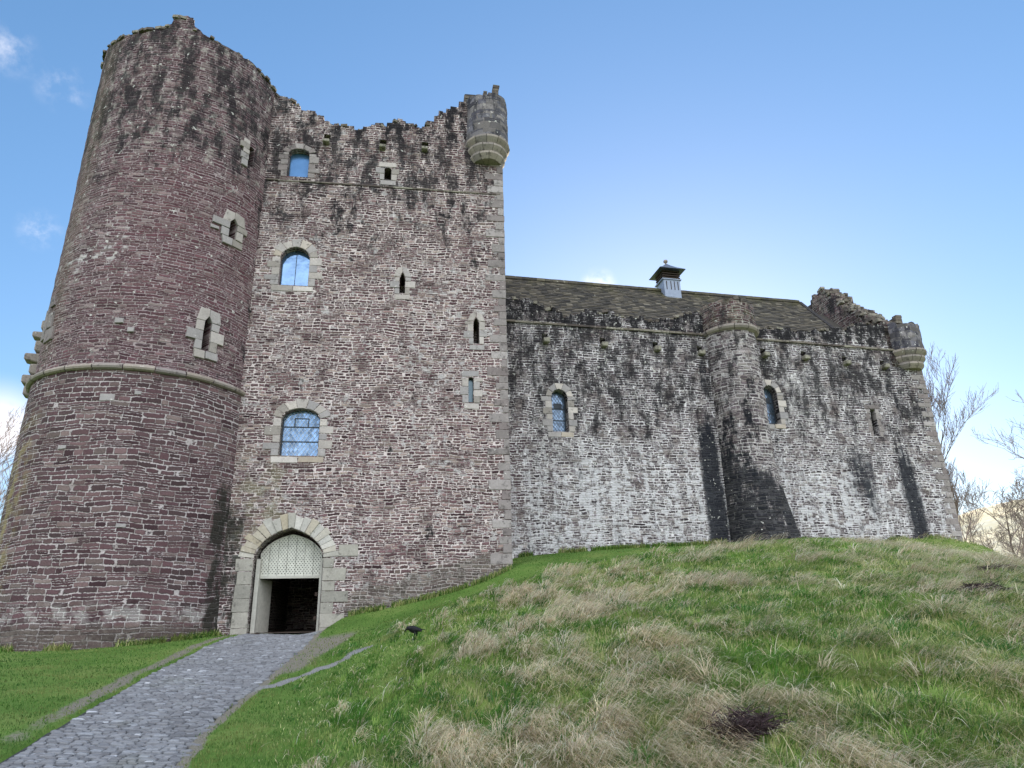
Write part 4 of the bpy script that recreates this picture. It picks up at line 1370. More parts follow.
for u, z in SPOUTS:
    bm = bmesh.new()
    s = random.uniform(-0.03, 0.03)
    add_prism(bm, [(u-0.15, z-0.22), (u+0.18, z-0.24), (u+0.2, z+0.02+s), (u-0.17, z+0.02)], -random.uniform(0.28, 0.4), 0.4)
    bmesh.ops.bevel(bm, geom=bm.edges[:], offset=0.04, segments=1, affect='EDGES')
    sub('drain_spout', bm_mesh('drain_spout', bm), M_RUBBLE, hall)
for i, (u0, u1, z0, zs_, zt, pt) in enumerate(HW):
    window('window', 'H', u0, u1, z0, zs_, zt, pt, 0.3, 'hall', ['tall narrow round headed hall window beside the gatehouse', 'tall narrow round headed hall window right of the round buttress'][i], 80+i*7, 0.36, 0.5)
bm = bmesh.new()
blocks(bm, jamb_blocks(20.88, -1, 11.7, 13.3, 91, 0.14, 0.34) + jamb_blocks(21.26, 1, 11.7, 13.3, 92, 0.14, 0.34) + [[(20.6, 13.33), (21.6, 13.33), (21.6, 13.55), (20.6, 13.55)]], 0.3, (0.008, 0.02), 0.012, None, 4)
sub('slit_surround', bm_mesh('slit_surround', bm), M_QUOIN, hall)
# right corner quoins
bm = bmesh.new(); z = 4.6; k = 0
while z < 16.0:
    h = random.uniform(0.24, 0.4); w = (0.35 if k % 2 else 0.75)*random.uniform(0.8, 1.2); pr = random.uniform(0.008, 0.03)
    add_box(bm, 25.1-w, 25.1+pr, -pr, 0.9-w*0.5, z, z+h-0.02, 0.012); z += h; k += 1
bmesh.ops.bevel(bm, geom=bm.edges[:], offset=0.015, segments=1, affect='EDGES')
sub('quoins', bm_mesh('quoins', bm), M_QUOIN, hall)

# round buttress: a half drum with a flared foot
bm = bmesh.new()
n = 40; cols = []
for k in range(n+1):
    a = -math.pi*0.5+math.pi*k/n
    col = []
    for z in np.arange(3.0, 17.31, 0.3):
        fl = max(0.0, (9.8-z)/4.2)
        ru = 1.42 + (0.95*fl**1.3 if a > 0 else 0.10*fl); ry = 1.40+0.40*fl
        d = mnoise.noise(Vector((a*3.5, 1.0, z*2.6)))*0.04
        col.append(bm.verts.new((12.72+(ru+d)*math.sin(a), 0.02-(ry+d)*math.cos(a), z)))
    cols.append(col)
for c0, c1 in zip(cols, cols[1:]):
    for j in range(len(c0)-1): bm.faces.new((c0[j], c1[j], c1[j+1], c0[j+1]))
me = bm_mesh('round_buttress', bm)
round_uv(me, 1.4, 12.72, 0.02)
part('round_buttress', me, M_BUTTRESS, 'H', 'half round buttress stained black down one side with a flared foot')
turret('H', 12.75, 0.0, 1.52, 16.55, 17.35, 18.75, 5, 'low round turret head on the buttress in the middle of the hall', M_DARK,
       [(-0.25, 0.12, -1.35, -1.0, 18.6, 19.1), (0.2, 0.55, -1.3, -0.95, 18.6, 19.0)], 2)
turret('H', 24.45, 0.45, 1.16, 15.9, 17.05, 18.75, 7, 'round corner turret on pale corbels at the far right end of the hall', M_SLATESTONE,
       [(-0.72, -0.25, -0.85, -0.5, 18.7, 19.25)], 3)

# roof of stone slates: real courses stepping down the slope
RD0, RZ0, RD1, RZ1 = 0.85, 17.72, 4.85, 22.42
RU0, RU1 = -0.6, 21.3
def roof_bm(flip):
    bm = bmesh.new(); r = random.Random(3)
    nrow = 26
    for i in range(nrow):
        t0, t1 = i/nrow, (i+1)/nrow+0.012
        def P(u, t, lift):
            d = RD0+(RD1-RD0)*t; z = RZ0+(RZ1-RZ0)*t
            if flip: d = 2*RD1-d
            nx = (RZ1-RZ0); nz = (RD1-RD0); L = math.hypot(nx, nz)
            return (u, d+(lift*nx/L if flip else -lift*nx/L), z+lift*nz/L)
        u = RU0
        while u < RU1-0.01:
            w = r.uniform(0.25, 0.5) if not flip else 2.0
            u1 = min(RU1, u+w)
            lf = 0.05+r.uniform(-0.012, 0.015); dt = r.uniform(-0.004, 0.004)
            q = [P(u+0.006, t0+dt, lf), P(u1-0.006, t0+dt, lf+r.uniform(-0.006, 0.006)), P(u1-0.006, t1, 0.004), P(u+0.006, t1, 0.004)]
            lo = [P(u+0.006, t0+dt, 0.0), P(u1-0.006, t0+dt, 0.0)]
            v = [bm.verts.new(x) for x in q+lo]
            if flip:
                bm.faces.new((v[1], v[0], v[3], v[2])); bm.faces.new((v[0], v[1], v[5], v[4]))
            else:
                bm.faces.new((v[0], v[1], v[2], v[3])); bm.faces.new((v[1], v[0], v[4], v[5]))
            u = u1
    # under-sheet
    s = [(-0.6, 0), (RU1, 0), (RU1, 1), (-0.6, 1)]
    vv = [bm.verts.new(P(u, t, -0.02)) for u, t in s]; bm.faces.new(vv if not flip else vv[::-1])
    return bm


m, g = new_mat('mossy_stone_slate')
p = g.obj(); r_ = g.island(); n1 = g.noise(p, 0.55, 4.0, 0.6); n2 = g.noise(p, 4.0, 4.0, 0.7)
_, dy_, dz_ = g.sep(p)
c = g.ramp(r_, [(0.0, lin(66, 64, 62)), (0.5, lin(86, 82, 76)), (0.85, lin(98, 92, 82)), (1.0, lin(122, 116, 104))])
c = g.scale(c, 0.6+0.8*n2)
moss = g.ramp01(n1*0.5+n2*0.35+g.ramp01(dz_, 18.5, 22.5)*0.34, 0.70, 0.92)
c = g.mix(moss*0.7, c, g.ramp(n2, [(0.3, lin(62, 60, 36)), (0.6, lin(92, 90, 58)), (0.8, lin(114, 110, 82))]))
c = specks(g, p, c, 0.75, lin(178, 176, 166), 4.0)
finish(g, c, 0.95, g.bump(n2, 0.5, 0.03), spec=0.1)
M_SLATE = m
roof = part('hall_roof', bm_mesh('hall_roof', roof_bm(False)), M_SLATE, 'H', 'steep mossy stone slate roof of the hall')
sub('rear_slope', bm_mesh('rear_slope', roof_bm(True)), M_SLATE, roof)
bm = bmesh.new(); u = RU0
while u < RU1:
    w = random.uniform(0.45, 0.6); u1 = min(RU1, u+w)
    add_prism(bm, [(u, RZ1-0.06), (u1-0.012, RZ1-0.06), (u1-0.012, RZ1+0.11+random.uniform(-0.012, 0.012)), (u, RZ1+0.11)], RD1-0.17, RD1+0.17); u = u1
sub('ridge_stones', bm_mesh('ridge_stones', bm), M_SLATE, roof)
# dark verge coping at the roof end
bm = bmesh.new()
L = 16
for i in range(L):
    t0, t1 = i/L, (i+1)/L-0.01
    a = [(RD0+(RD1-RD0)*t, RZ0+(RZ1-RZ0)*t) for t in (t0, t1)]
    v = [bm.verts.new((u, d, z+h)) for u in (RU1-0.02, RU1+0.24) for (d, z) in a for h in (-0.3, 0.13)]
    for f in ((0, 1, 3, 2), (4, 6, 7, 5), (0, 4, 5, 1), (2, 3, 7, 6), (0, 2, 6, 4), (1, 5, 7, 3)): bm.faces.new([v[k] for k in f])
sub('verge', bm_mesh('verge', bm), plain_mat('black_verge_stone', lin(52, 50, 50), 0.9), roof)
# lower slab roof behind the end parapet
bm = bmesh.new()
v = [bm.verts.new(q) for q in ((RU1+0.2, 0.8, 17.3), (23.2, 0.8, 17.3), (23.2, 4.9, 21.7), (RU1+0.2, 4.9, 21.7))]; bm.faces.new(v)
w = [bm.verts.new(q) for q in ((RU1+0.2, 9.0, 17.3), (23.2, 9.0, 17.3))]; bm.faces.new((v[3], v[2], w[1], w[0]))
me = bm_mesh('end_slope', bm); planar_uv(me)
sub('end_slope', me, M_SLATE, roof)

# ruined end gable, stepping down to the corner turret
GAB = [(0.0, 18.8), (0.7, 19.2), (1.4, 20.0), (2.2, 20.7), (3.15, 21.6), (3.6, 22.4), (4.2, 23.0), (4.65, 23.45), (5.5, 23.4), (6.2, 22.8), (7.0, 21.0), (9.2, 18.0)]
GABR = ragged(GAB, 0.32, 0.17, 12)
bm = bmesh.new()
add_prism(bm, [(0.0, 16.0), (9.2, 16.0)] + GABR[::-1], 23.1, 24.3, lambda d, x, z: (x, d, z))
bmesh.ops.recalc_face_normals(bm, faces=bm.faces[:])
me = bm_mesh('end_gable', bm); planar_uv(me)
gab = part('end_gable', me, M_DARK, 'H', 'ruined rubble gable stepping down behind the far corner turret')
bm = bmesh.new()
r = random.Random(4)
for i in range(120):
    d = r.uniform(0.1, 6.0); z = float(np.interp(d, [q[0] for q in GAB], [q[1] for q in GAB])); s = r.uniform(0.09, 0.2)
    c = Vector((r.uniform(23.05, 24.3), d, z+r.uniform(-0.1, 0.1)))
    rot = Matrix.Rotation(r.uniform(-0.4, 0.4), 3, 'Z') @ Matrix.Rotation(r.uniform(-0.3, 0.3), 3, 'X')
    vv = [bm.verts.new(c+rot @ Vector((x*s*r.uniform(0.7, 1.1), y*s*1.3*r.uniform(0.7, 1.1), q*s*0.6*r.uniform(0.7, 1.1)))) for x in (-1, 1) for y in (-1, 1) for q in (-1, 1)]
    for f in ((0, 1, 3, 2), (4, 6, 7, 5), (0, 4, 5, 1), (2, 3, 7, 6), (0, 2, 6, 4), (1, 5, 7, 3)): bm.faces.new([vv[k] for k in f])
sub('wall_head', bm_mesh('wall_head', bm), M_RUBBLE, gab)['kind'] = 'stuff'

# lantern on the ridge
LU, LD = 11.85, RD1-0.1
bm = bmesh.new(); add_box(bm, LU-0.56, LU+0.56, LD-0.55, LD+0.55, 21.6, 22.95)
add_box(bm, LU-0.66, LU+0.66, LD-0.61, LD+0.61, 22.952, 23.02)
lant = part('roof_lantern', bm_mesh('roof_lantern', bm), M_WHITELEAD, 'H', 'small pale lead lantern with dark louvres and a pyramid cap on the ridge')
bm = bmesh.new()
for du in (-0.38, -0.08, 0.16, 0.40): add_box(bm, LU+du-0.025, LU+du+0.025, LD-0.562, LD-0.54, 22.25, 22.85)
sub('slot', bm_mesh('slot', bm), M_LOUVRE, lant)['kind'] = 'stuff'
bm = bmesh.new()
for i in range(4): add_box(bm, LU-0.6, LU+0.6, LD-0.56, LD-0.46, 23.06+i*0.16, 23.14+i*0.16, 0.0); add_box(bm, LU-0.58, LU-0.48, LD-0.44, LD+0.54, 23.06+i*0.16, 23.14+i*0.16); add_box(bm, LU+0.48, LU+0.58, LD-0.44, LD+0.54, 23.06+i*0.16, 23.14+i*0.16)
add_box(bm, LU-0.46, LU+0.46, LD-0.42, LD+0.42, 23.03, 23.70)
sub('louvre', bm_mesh('louvre', bm), M_LOUVRE, lant)
bm = bmesh.new()
e = 0.98; z0, z1 = 23.66, 24.72
prof = [(0.90, 23.62), (0.86, 23.67), (0.52, 23.92), (0.22, 24.2), (0.05, 24.4)]
rings = [[bm.verts.new((LU+sx*q, LD+sy*q, z)) for sx, sy in ((-1, -1), (1, -1), (1, 1), (-1, 1))] for q, z in prof]
bm.faces.new(rings[0][::-1]); bm.faces.new(rings[-1])
for a, b in zip(rings, rings[1:]):
    for k in range(4): bm.faces.new((a[k], a[(k+1) % 4], b[(k+1) % 4], b[k]))
sub('lantern_cap', bm_mesh('lantern_cap', bm), M_CAPLEAD, lant)
bm = bmesh.new(); add_lathe(bm, [(0.02, 24.34), (0.05, 24.38), (0.05, 24.46), (0.12, 24.50), (0.15, 24.59), (0.11, 24.68), (0.01, 24.72)], LU, LD, n=14)
sub('finial', bm_mesh('finial', bm, True), M_CORBEL, lant)

# ------------------------------------------------------------------ bare winter trees
M_BARK = plain_mat('grey_brown_bark', lin(104, 92, 84), 0.9, 0.3, 3.0)
M_TWIG = plain_mat('pinkish_winter_twig', lin(132, 120, 116), 0.9, 0.3, 3.0)


def bare_tree(x, y, z, height, seed, label, lean=(0, 0), trunk_r=0.2, spread=0.55, levels=5, fork=0.2, density=1.0, cat='tree', name='bare_tree', group='bare winter trees beyond the castle'):
    r = random.Random(seed)
    bt, bc = bmesh.new(), bmesh.new()
    def grow(bm, p, d, length, rad, lev):
        n = max(3, int(length/0.45)); pts = [p.copy()]; rr = [rad]
        q = p.copy(); dd = d.copy()
        bend = Vector((r.uniform(-1, 1), r.uniform(-1, 1), r.uniform(-0.2, 0.6)))*0.10
        for i in range(n):
            dd = (dd+bend+Vector((r.gauss(0, 0.09), r.gauss(0, 0.09), 0.05 if lev else 0.0))).normalized()
            q = q+dd*length/n; pts.append(q.copy()); rr.append(max(0.009, rad*(1-0.72*(i+1)/n)))
        add_tube(bm, pts, rr, 7 if lev == 0 else (5 if lev < 3 else 3), cap=False)
        if lev >= levels: return
        k = int((6 if lev == 0 else 4.6-0.25*lev)*density + r.random())
        for j in range(max(2, k)):
            t = (fork+(1-fork)*(j+r.random())/k) if lev == 0 else 0.15+0.85*(j+r.random())/k
            t = min(t, 0.98); f = t*n; i = min(int(f), n-1)
            bp = pts[i].lerp(pts[i+1], f-i); bd = (pts[i+1]-pts[i]).normalized()
            side = bd.orthogonal().normalized(); side.rotate(Matrix.Rotation(r.uniform(0, 2*math.pi), 3, bd))
            nd = (bd*r.uniform(0.55, 0.95)+side*r.uniform(spread*0.8, spread*1.5)+Vector((0, 0, 0.34))).normalized()
            grow(bc, bp, nd, length*r.uniform(0.42, 0.66)*(1.1-0.25*t), max(0.013, rad*(1-0.6*t)*0.62), lev+1)
    d0 = Vector((lean[0], lean[1], 1)).normalized()
    grow(bt, Vector((0, 0, -0.3)), d0, height*0.62, trunk_r, 0)
    root = empty(name, (x, y, z))
    tag(root, label, cat, group)
    link('trunk', bm_mesh('trunk', bt, True), M_BARK, root)
    link('crown', bm_mesh('crown', bc, True), M_TWIG, root)
    return root


def at(az, d): return d*math.sin(math.radians(az)), d*math.cos(math.radians(az))


def tree_at(az, d, height, seed, label, **kw):
    x, y = at(az, d)
    z = float(ground_z(np.array([x]), np.array([y]))[0])
    return bare_tree(x, y, z, height, seed, label, **kw)


tree_at(32.5, 60, 22.5, 21, 'tall bare winter tree rising just behind the right corner of the hall', trunk_r=0.24, spread=0.42, fork=0.1, density=1.55, levels=5, lean=(0.05, 0))
tree_at(39.8, 50, 20.0, 5, 'bare tree reaching wide thin branches in from the right edge of the picture', trunk_r=0.26, spread=0.62, fork=0.2, density=1.12, levels=5, lean=(-0.04, 0))
tree_at(34.7, 56, 11.0, 33, 'low spreading leafless bush of a tree nearest the skyline of the mound', trunk_r=0.12, spread=0.8, fork=0.05, density=1.15, levels=5)
tree_at(34.2, 72, 11.0, 41, 'small leafless tree against the yellow hill, behind the low spreading one', trunk_r=0.12, spread=0.7, fork=0.05, density=1.1, levels=5)
tree_at(-37.3, 50, 22.0, 51, 'slender bare tree with fine upright twigs left of the round tower', trunk_r=0.18, spread=0.5, fork=0.05, density=1.4, levels=5)


# ------------------------------------------------------------------ grass
def blade_mesh(base, lean, slope, length, width, th0, th1, col, name):
    """ribbons of four cross-sections: base(N,3), lean unit vectors(N,2), slope of the ground along the lean, bend from th0 to th1"""
    n = len(base); S_ = 4
    ds = length/(S_-1)
    P = np.zeros((n, S_, 3)); P[:, 0] = base
    for k in range(1, S_):
        th = th0+(th1-th0)*((k-0.5)/(S_-1))**1.1
        h = np.sin(th)*ds
        P[:, k, 0] = P[:, k-1, 0]+h*lean[:, 0]; P[:, k, 1] = P[:, k-1, 1]+h*lean[:, 1]
        P[:, k, 2] = P[:, k-1, 2]+np.cos(th)*ds+np.maximum(-10, slope)*h
    ang = RNG.uniform(-0.9, 0.9, n)
    sx = -lean[:, 1]*np.cos(ang)-lean[:, 0]*np.sin(ang)*0.5; sy = lean[:, 0]*np.cos(ang)-lean[:, 1]*np.sin(ang)*0.5
    W = np.array([0.8, 1.0, 0.7, 0.12])
    V = np.zeros((n, S_, 2, 3))
    for k in range(S_):
        for s, sg in ((0, -1), (1, 1)):
            V[:, k, s, 0] = P[:, k, 0]+sg*sx*width*W[k]/2; V[:, k, s, 1] = P[:, k, 1]+sg*sy*width*W[k]/2; V[:, k, s, 2] = P[:, k, 2]
    V = V.reshape(-1, 3)
    base_i = (np.arange(n)*S_*2)[:, None]
    q = np.concatenate([base_i+np.array([2*k, 2*k+1, 2*k+3, 2*k+2]) for k in range(S_-1)], 1).reshape(-1, 4)
    me = bpy.data.meshes.new(name)
    me.vertices.add(len(V)); me.vertices.foreach_set('co', V.ravel().astype(np.float32))
    me.loops.add(q.size); me.loops.foreach_set('vertex_index', q.ravel().astype(np.int32))
    me.polygons.add(len(q)); me.polygons.foreach_set('loop_start', (np.arange(len(q))*4).astype(np.int32))
    me.update(calc_edges=True)
    me.polygons.foreach_set('use_smooth', np.ones(len(q), bool))
    a = me.attributes.new('tint', 'FLOAT_COLOR', 'POINT')
    c4 = np.concatenate([np.repeat(col, S_*2, 0), np.ones((n*S_*2, 1))], 1)
    a.data.foreach_set('color', c4.ravel().astype(np.float32))
    return me


def slit(c): return np.array(lin(*c)[:3])


m, g = new_mat('grass_blade')
gc = g.attr('tint', 'Color')
b = finish(g, gc, 0.7, spec=0.2)
tr = g.node('ShaderNodeBsdfTranslucent'); g.put(tr.inputs[0], gc)
mx_ = g.node('ShaderNodeMixShader'); mx_.inputs[0].default_value = 0.5
g.t.links.new(b.outputs[0], mx_.inputs[1]); g.t.links.new(tr.outputs[0], mx_.inputs[2])
out = [n for n in g.t.nodes if n.type == 'OUTPUT_MATERIAL'][0]
g.t.links.new(mx_.outputs[0], out.inputs[0])
M_GRASS = m


def grad(x, y):
    e = 0.5
    return (TERR.raw(x+e, y)-TERR.raw(x-e, y))/(2*e), (TERR.raw(x, y+e)-TERR.raw(x, y-e))/(2*e)


def straw_amount(x, y):
    """broad drifts of dead grass, drawn out down the slope"""
    p = (x*0.78+y*0.62); q = (-x*0.62+y*0.78)     # p along one diagonal, q along the fall (down and to the right)
    n = fbm(p*0.95, q*0.22, 31, 3)*0.65+fbm(x*1.3, y*1.3, 32, 2)*0.35
    R = np.hypot(x, y); az = np.degrees(np.arctan2(x, y))
    bias = 0.10*np.exp(-((az-5)/8)**2) + 0.07*np.exp(-((az-7)/7)**2)*np.exp(-((R-13)/4)**2) + 0.13*np.exp(-((az-30)/6)**2)*sstep(R, 14, 22) - 0.10*np.exp(-((az-21)/6)**2)*sstep(R, 9, 14) - 0.12*sstep(az, -3, -13)
    return sstep(n+bias, 0.49, 0.60)


def build_tussocks():
    # tussock centres, denser towards the viewer; each is either a dead straw mop or a green one
    n = 70000
    az = RNG.uniform(-24, 47, n); d = np.exp(RNG.uniform(np.log(5.0), np.log(54.0), n))
    x, y = d*np.sin(np.radians(az)), d*np.cos(np.radians(az))
    keep = RNG.uniform(0, 1, n) < np.clip((d/30.0)*0.70, 0.13, 0.70)*0.5
    x, y, d = x[keep], y[keep], d[keep]
    t, bare, _ = regions(x, y)
    keep = (RNG.uniform(0, 1, len(x)) < t) & (bare < 0.3) & ~in_castle(x, y, -0.3)
    keep &= np.hypot(x-CROW[0], y-CROW[1]+0.5) > 0.9
    x, y, d = x[keep], y[keep], d[keep]
    M = len(x)
    s = straw_amount(x, y)
    is_straw = RNG.uniform(0, 1, M) < 0.03+0.36*s
    size = np.clip(RNG.lognormal(0, 0.35, M), 0.5, 2.0)
    nb = np.clip(size*np.where(is_straw, 1.7, 0.9)*np.interp(d, [6, 12, 22, 42], [72, 54, 28, 13]), 6, 240).astype(int)
    idx = np.repeat(np.arange(M), nb)
    N = len(idx)
    cr = np.where(is_straw, 0.13, 0.12)*size*np.interp(d, [6, 30], [1.0, 1.4])
    th = RNG.uniform(0, 2*np.pi, N); rad = np.sqrt(RNG.uniform(0, 1, N))*cr[idx]
    gx, gy = grad(x, y)
    dn = np.stack([-gx, -gy], 1); dn /= np.linalg.norm(dn, axis=1, keepdims=True)+1e-6
    flow = dn*0.7+np.array([0.75, -0.1]); flow /= np.linalg.norm(flow, axis=1, keepdims=True)
    # drawn out along the fall line
    fx, fy = flow[idx, 0], flow[idx, 1]
    a_, b_ = rad*np.cos(th)*1.9, rad*np.sin(th)*0.8
    bx, by = x[idx]+a_*fx-b_*fy, y[idx]+a_*fy+b_*fx
    out = np.stack([(a_*fx-b_*fy), (a_*fy+b_*fx)], 1)/(cr[idx][:, None]+1e-6)
    swirl = RNG.normal(0, 0.28, (M, 2))
    lean = flow[idx]*1.0+out*np.where(is_straw, 0.5, 0.8)[idx][:, None]+swirl[idx]+RNG.normal(0, 0.13, (N, 2))
    lean /= np.linalg.norm(lean, axis=1, keepdims=True)+1e-6
    strawy = np.where(is_straw[idx], RNG.uniform(0, 1, N) < 0.90, RNG.uniform(0, 1, N) < 0.10)
    L = np.where(strawy, RNG.uniform(0.18, 0.38, N), RNG.uniform(0.08, 0.17, N))*np.clip(size[idx], 0.7, 1.4)
    Wd = np.where(strawy, RNG.uniform(0.004, 0.010, N), RNG.uniform(0.006, 0.012, N))*np.interp(d[idx], [6, 12, 25, 42], [0.9, 1.3, 2.4, 3.8])
    th0 = np.where(strawy, RNG.uniform(0.3, 1.15, N), RNG.uniform(0.05, 0.8, N)); th1 = np.where(strawy, RNG.uniform(1.65, 2.3, N), RNG.uniform(1.0, 2.1, N))
    slope = gx[idx]*lean[:, 0]+gy[idx]*lean[:, 1]
    z = ground_z(bx, by)-0.02
    heap = np.where(is_straw, 0.17, 0.06)*size
    z = z+np.maximum(0, 1-(rad/cr[idx])**2)*heap[idx]
    straw_c = np.array([slit((232, 222, 190)), slit((216, 204, 172)), slit((242, 236, 214)), slit((190, 172, 138)), slit((222, 202, 176))])
    green_c = np.array([slit((112, 152, 70)), slit((92, 138, 60)), slit((146, 172, 92)), slit((80, 130, 64)), slit((176, 188, 122))])
    gpick = (fbm(x*0.8, y*0.8, 44, 2)*5+RNG.normal(0, 0.8, M)).astype(int)[idx] % 5
    tone = RNG.uniform(0.72, 1.15, M)
    col = np.where(strawy[:, None], straw_c[RNG.integers(0, 5, N)], green_c[gpick])
    col = col*RNG.uniform(0.75, 1.2, (N, 1))*tone[idx][:, None]
    me = blade_mesh(np.stack([bx, by, z], 1), lean, slope, L, Wd, th0, th1, col, 'rough_grass')
    o = link('rough_grass', me, M_GRASS)
    tag(o, 'long rough grass, green and dead straw, combed down the mound', 'grass', kind='stuff')
    print('rough blades', N, 'clumps', M)


def build_undergrowth():
    """short green sward between the tussocks, on the lawn and the banks"""
    n = 480000
    az = RNG.uniform(-46, 46, n); d = np.exp(RNG.uniform(np.log(5.0), np.log(54.0), n))
    x, y = d*np.sin(np.radians(az)), d*np.cos(np.radians(az))
    t, bare, _ = regions(x, y)
    xl, xr = path_lr(y)
    onpath = (x > xl-0.03) & (x < xr+0.03) & (y < 28)
    gd = (x-GO[0])*GN[0]+(y-GO[1])*GN[1]
    keep = ~onpath & (RNG.uniform(0, 1, n) > bare*1.15) & ~in_castle(x, y, 0.0) & (RNG.uniform(0, 1, n) < np.interp(d, [6, 15, 46], [1.0, 0.75, 0.5]))
    x, y, d, t = x[keep], y[keep], d[keep], t[keep]
    # longer unmown fringe of grass and weeds at the foot of the walls
    fx, fy = [], []
    for kind, a0, a1, k in (('g', 1.8, 8.6, 3200), ('h', 0.0, 25.0, 9000), ('t', -60, 78, 4200)):
        q = RNG.uniform(a0, a1, k); o = np.abs(RNG.normal(0, 0.10, k))+0.02
        # ragged: gaps and tufts
        kp = vnoise(q*(0.12 if kind == 't' else 1.6), q*0, 88) > 0.38; q, o = q[kp], o[kp]
        if kind == 't':
            r_ = np.radians(q); fx.append(TC[0]+(TR+0.06+o)*np.sin(r_)); fy.append(TC[1]-(TR+0.06+o)*np.cos(r_))
        else:
            O_, D_, N_ = (GO, GD, GN) if kind == 'g' else (HO, HD, HN)
            fx.append(O_[0]+D_[0]*q+N_[0]*o); fy.append(O_[1]+D_[1]*q+N_[1]*o)
    fx, fy = np.concatenate(fx), np.concatenate(fy)
    fringe = np.concatenate([np.zeros(len(x), bool), np.ones(len(fx), bool)])
    x, y = np.concatenate([x, fx]), np.concatenate([y, fy]); d = np.hypot(x, y); t = np.concatenate([t, np.full(len(fx), 0.6)])
    N = len(x)
    gx, gy = grad(x, y)
    a = RNG.uniform(0, 2*np.pi, N)
    lean = np.stack([np.cos(a), np.sin(a)], 1)-np.stack([gx, gy], 1)*0.8+np.array([0.5, -0.2])*t[:, None]
    lean /= np.linalg.norm(lean, axis=1, keepdims=True)+1e-6
    slope = gx*lean[:, 0]+gy*lean[:, 1]
    L = (0.045+0.055*t)*RNG.uniform(0.6, 1.5, N)*np.where(np.hypot(x-CROW[0], y-CROW[1]+0.4) < 0.7, 0.6, 1.0)*np.where(fringe, RNG.uniform(1.2, 3.2, N), 1.0)
    Wd = RNG.uniform(0.005, 0.010, N)*np.interp(d, [5, 12, 25, 46], [0.9, 1.5, 2.8, 4.6])
    z = ground_z(x, y)-0.005
    lawn_c = np.array([slit((78, 116, 50)), slit((96, 128, 58)), slit((66, 104, 46)), slit((120, 138, 78)), slit((88, 122, 58))])
    rough_c = np.array([slit((104, 144, 58)), slit((132, 162, 76)), slit((82, 128, 52)), slit((164, 176, 104)), slit((206, 200, 152))])
    pk = (fbm(x*0.5, y*0.5, 61, 3)*7+RNG.normal(0, 0.8, N)).astype(int) % 5
    col = np.where((RNG.uniform(0, 1, N) < t)[:, None], rough_c[pk], lawn_c[pk])
    worn = sstep(fbm(x*0.9, y*0.9, 66, 4), 0.52, 0.68)[:, None]
    col = col*(1-0.45*worn)+np.array(slit((150, 148, 92)))*0.45*worn
    col = col*(0.78+0.5*fbm(x*0.35, y*0.35, 67, 3))[:, None]
    col = col*RNG.uniform(0.75, 1.2, (N, 1))
    me = blade_mesh(np.stack([x, y, z], 1), lean, slope, L, Wd, np.full(N, 0.1), RNG.uniform(0.4, 1.3, N), col, 'lawn_grass')
    tag(link('lawn_grass', me, M_GRASS), 'short green grass on the lawn, the banks and between the tussocks', 'grass', kind='stuff')
    print('sward blades', N)


CROW = (-2.5, 17.75)
build_tussocks()
build_undergrowth()


# ------------------------------------------------------------------ dark dead plants on the mound
M_DEAD = plain_mat('purple_black_dead_stems', lin(58, 45, 46), 0.9, 0.45, 9.0)


def dead_clump(x, y, rad, hgt, n, seed, label):
    r = random.Random(seed); bm = bmesh.new()
    z0 = float(ground_z(np.array([x]), np.array([y]))[0])
    for i in range(n):
        a = r.uniform(0, 2*math.pi); q = rad*math.sqrt(r.random())*0.8
        px, py = q*math.cos(a)*1.25, q*math.sin(a)*0.8
        pz = float(TERR.raw(np.array([x+px]), np.array([y+py]))[0])-float(TERR.raw(np.array([x]), np.array([y]))[0])
        h = hgt*r.uniform(0.4, 1.1)*(1-0.45*(q/rad)); lx, ly = r.gauss(0.08, 0.10), r.gauss(-0.04, 0.08)
        p = [Vector((px, py, pz-0.05)), Vector((px+lx*0.4, py+ly*0.4, pz+h*0.6)), Vector((px+lx*1.4, py+ly*1.4, pz+h*r.uniform(0.75, 1.0)))]
        add_tube(bm, p, [0.010, 0.008, 0.003], 3, cap=False)
        for k in range(4):
            t = r.uniform(0.3, 1.0); b = p[1].lerp(p[2], t); l = r.uniform(0.04, 0.1); e = b+Vector((r.gauss(0, l), r.gauss(0, l), r.uniform(-0.02, l)))
            add_tube(bm, [b, (b+e)/2+Vector((0, 0, 0.01)), e], [0.006, 0.005, 0.002], 3, cap=False)
    o = link('dead_plant', bm_mesh('dead_plant', bm), M_DEAD, None, (x, y, z0))
    tag(o, label, 'dead plant', 'dark dead plants on the mound')


dead_clump(2.28, 8.35, 0.19, 0.34, 300, 1, 'purple black clump of dead stems among tussocks at the bottom of the mound')
dead_clump(8.5, 13.6, 0.30, 0.24, 220, 2, 'dark withered patch of stems on the upper right of the mound, below a smaller one')
dead_clump(10.9, 16.6, 0.26, 0.20, 170, 3, 'small dark withered patch of stems close under the right skyline of the mound')


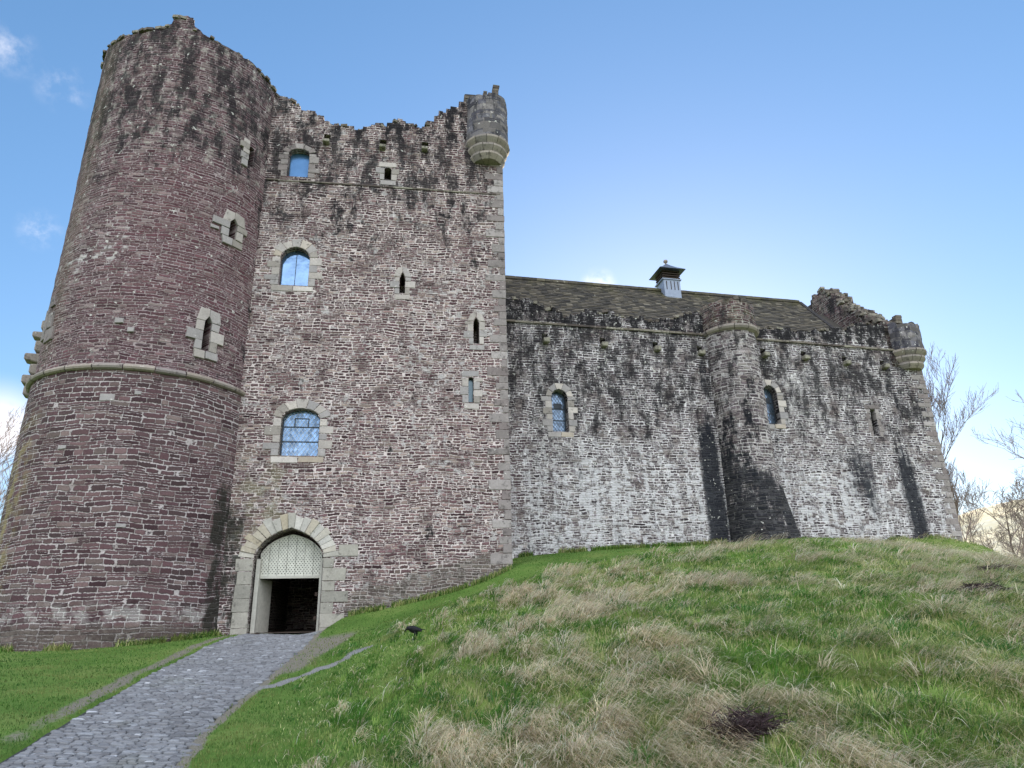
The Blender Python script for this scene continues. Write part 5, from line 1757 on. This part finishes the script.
# ------------------------------------------------------------------ the crow
def build_crow(x, y):
    z = float(ground_z(np.array([x]), np.array([y]))[0])+0.11
    bm = bmesh.new()
    # spine from bill base to tail tip: (along, height, half width, half depth); the bird faces -x with its head lowered
    st = [(-0.180, 0.150, 0.004, 0.004), (-0.172, 0.175, 0.014, 0.013), (-0.158, 0.200, 0.028, 0.028), (-0.140, 0.214, 0.035, 0.036), (-0.115, 0.214, 0.036, 0.040), (-0.085, 0.202, 0.048, 0.055),
          (-0.045, 0.190, 0.063, 0.070), (0.000, 0.183, 0.068, 0.073), (0.045, 0.180, 0.060, 0.060), (0.085, 0.182, 0.044, 0.040), (0.115, 0.184, 0.030, 0.022), (0.150, 0.183, 0.030, 0.010), (0.205, 0.180, 0.036, 0.007), (0.225, 0.178, 0.020, 0.004)]
    rings = []
    for a, h, w, dp in st:
        rings.append([bm.verts.new((a, w*math.cos(2*math.pi*k/14), h+dp*math.sin(2*math.pi*k/14))) for k in range(14)])
    for r0, r1 in zip(rings, rings[1:]):
        for k in range(14): bm.faces.new((r0[k], r0[(k+1) % 14], r1[(k+1) % 14], r1[k]))
    bm.faces.new(rings[0][::-1]); bm.faces.new(rings[-1])
    me = bm_mesh('crow', bm, True)
    m, g = new_mat('black_feather')
    n = g.noise(g.obj(), 40.0, 3.0)
    finish(g, g.scale(lin(24, 24, 32) if False else g.mix(0.0, lin(14, 14, 20), lin(14, 14, 20)), 0.6+0.8*n), 0.5, g.bump(n, 0.3, 0.01), spec=0.25)
    root = link('crow', me, m, None, (x, y, z))
    root.scale = (1.2, 1.2, 1.2)
    tag(root, 'black crow feeding head down on the grass slope right of the path', 'bird')
    for sgn in (-1, 1):
        bm = bmesh.new()
        prof = [(-0.085, 0.235, 0.012), (-0.04, 0.245, 0.03), (0.02, 0.235, 0.036), (0.08, 0.212, 0.028), (0.14, 0.192, 0.012), (0.165, 0.186, 0.003)]
        pts = [(a, sgn*(0.050 if a < 0.06 else 0.030), h-0.035) for a, h, w in prof]
        rr = [bm_ring for bm_ring in ([[bm.verts.new((px, py+sgn*0.016*math.cos(t), pz+prof[i][2]*1.3*math.sin(t))) for t in np.linspace(0, 2*math.pi, 9)[:-1]] for i, (px, py, pz) in enumerate(pts)])]
        for r0, r1 in zip(rr, rr[1:]):
            for k in range(8): bm.faces.new((r0[k], r0[(k+1) % 8], r1[(k+1) % 8], r1[k]))
        bm.faces.new(rr[0][::-1]); bm.faces.new(rr[-1])
        link('wing', bm_mesh('wing', bm, True), m, root)
        bm = bmesh.new()
        lx = 0.0 if sgn < 0 else 0.03
        add_tube(bm, [(lx+0.01, sgn*0.03, 0.15), (lx+0.02, sgn*0.032, 0.10), (lx+0.005, sgn*0.032, 0.055), (lx-0.002, sgn*0.032, 0.0)], [0.026, 0.015, 0.007, 0.006], 7)
        for ta in (-0.5, 0.0, 0.5): add_tube(bm, [(lx, sgn*0.032, 0.004), (lx-0.05*math.cos(ta), sgn*0.032+0.05*math.sin(ta), -0.008)], [0.006, 0.003], 5)
        add_tube(bm, [(lx, sgn*0.032, 0.004), (lx+0.035, sgn*0.032, -0.006)], [0.006, 0.003], 5)
        link('leg', bm_mesh('leg', bm, True), m, root)
    bm = bmesh.new()
    add_tube(bm, [(-0.164, 0, 0.185), (-0.182, 0, 0.160), (-0.192, 0, 0.128)], [0.016, 0.011, 0.002], 8)
    link('bill', bm_mesh('bill', bm, True), m, root)


build_crow(*CROW)
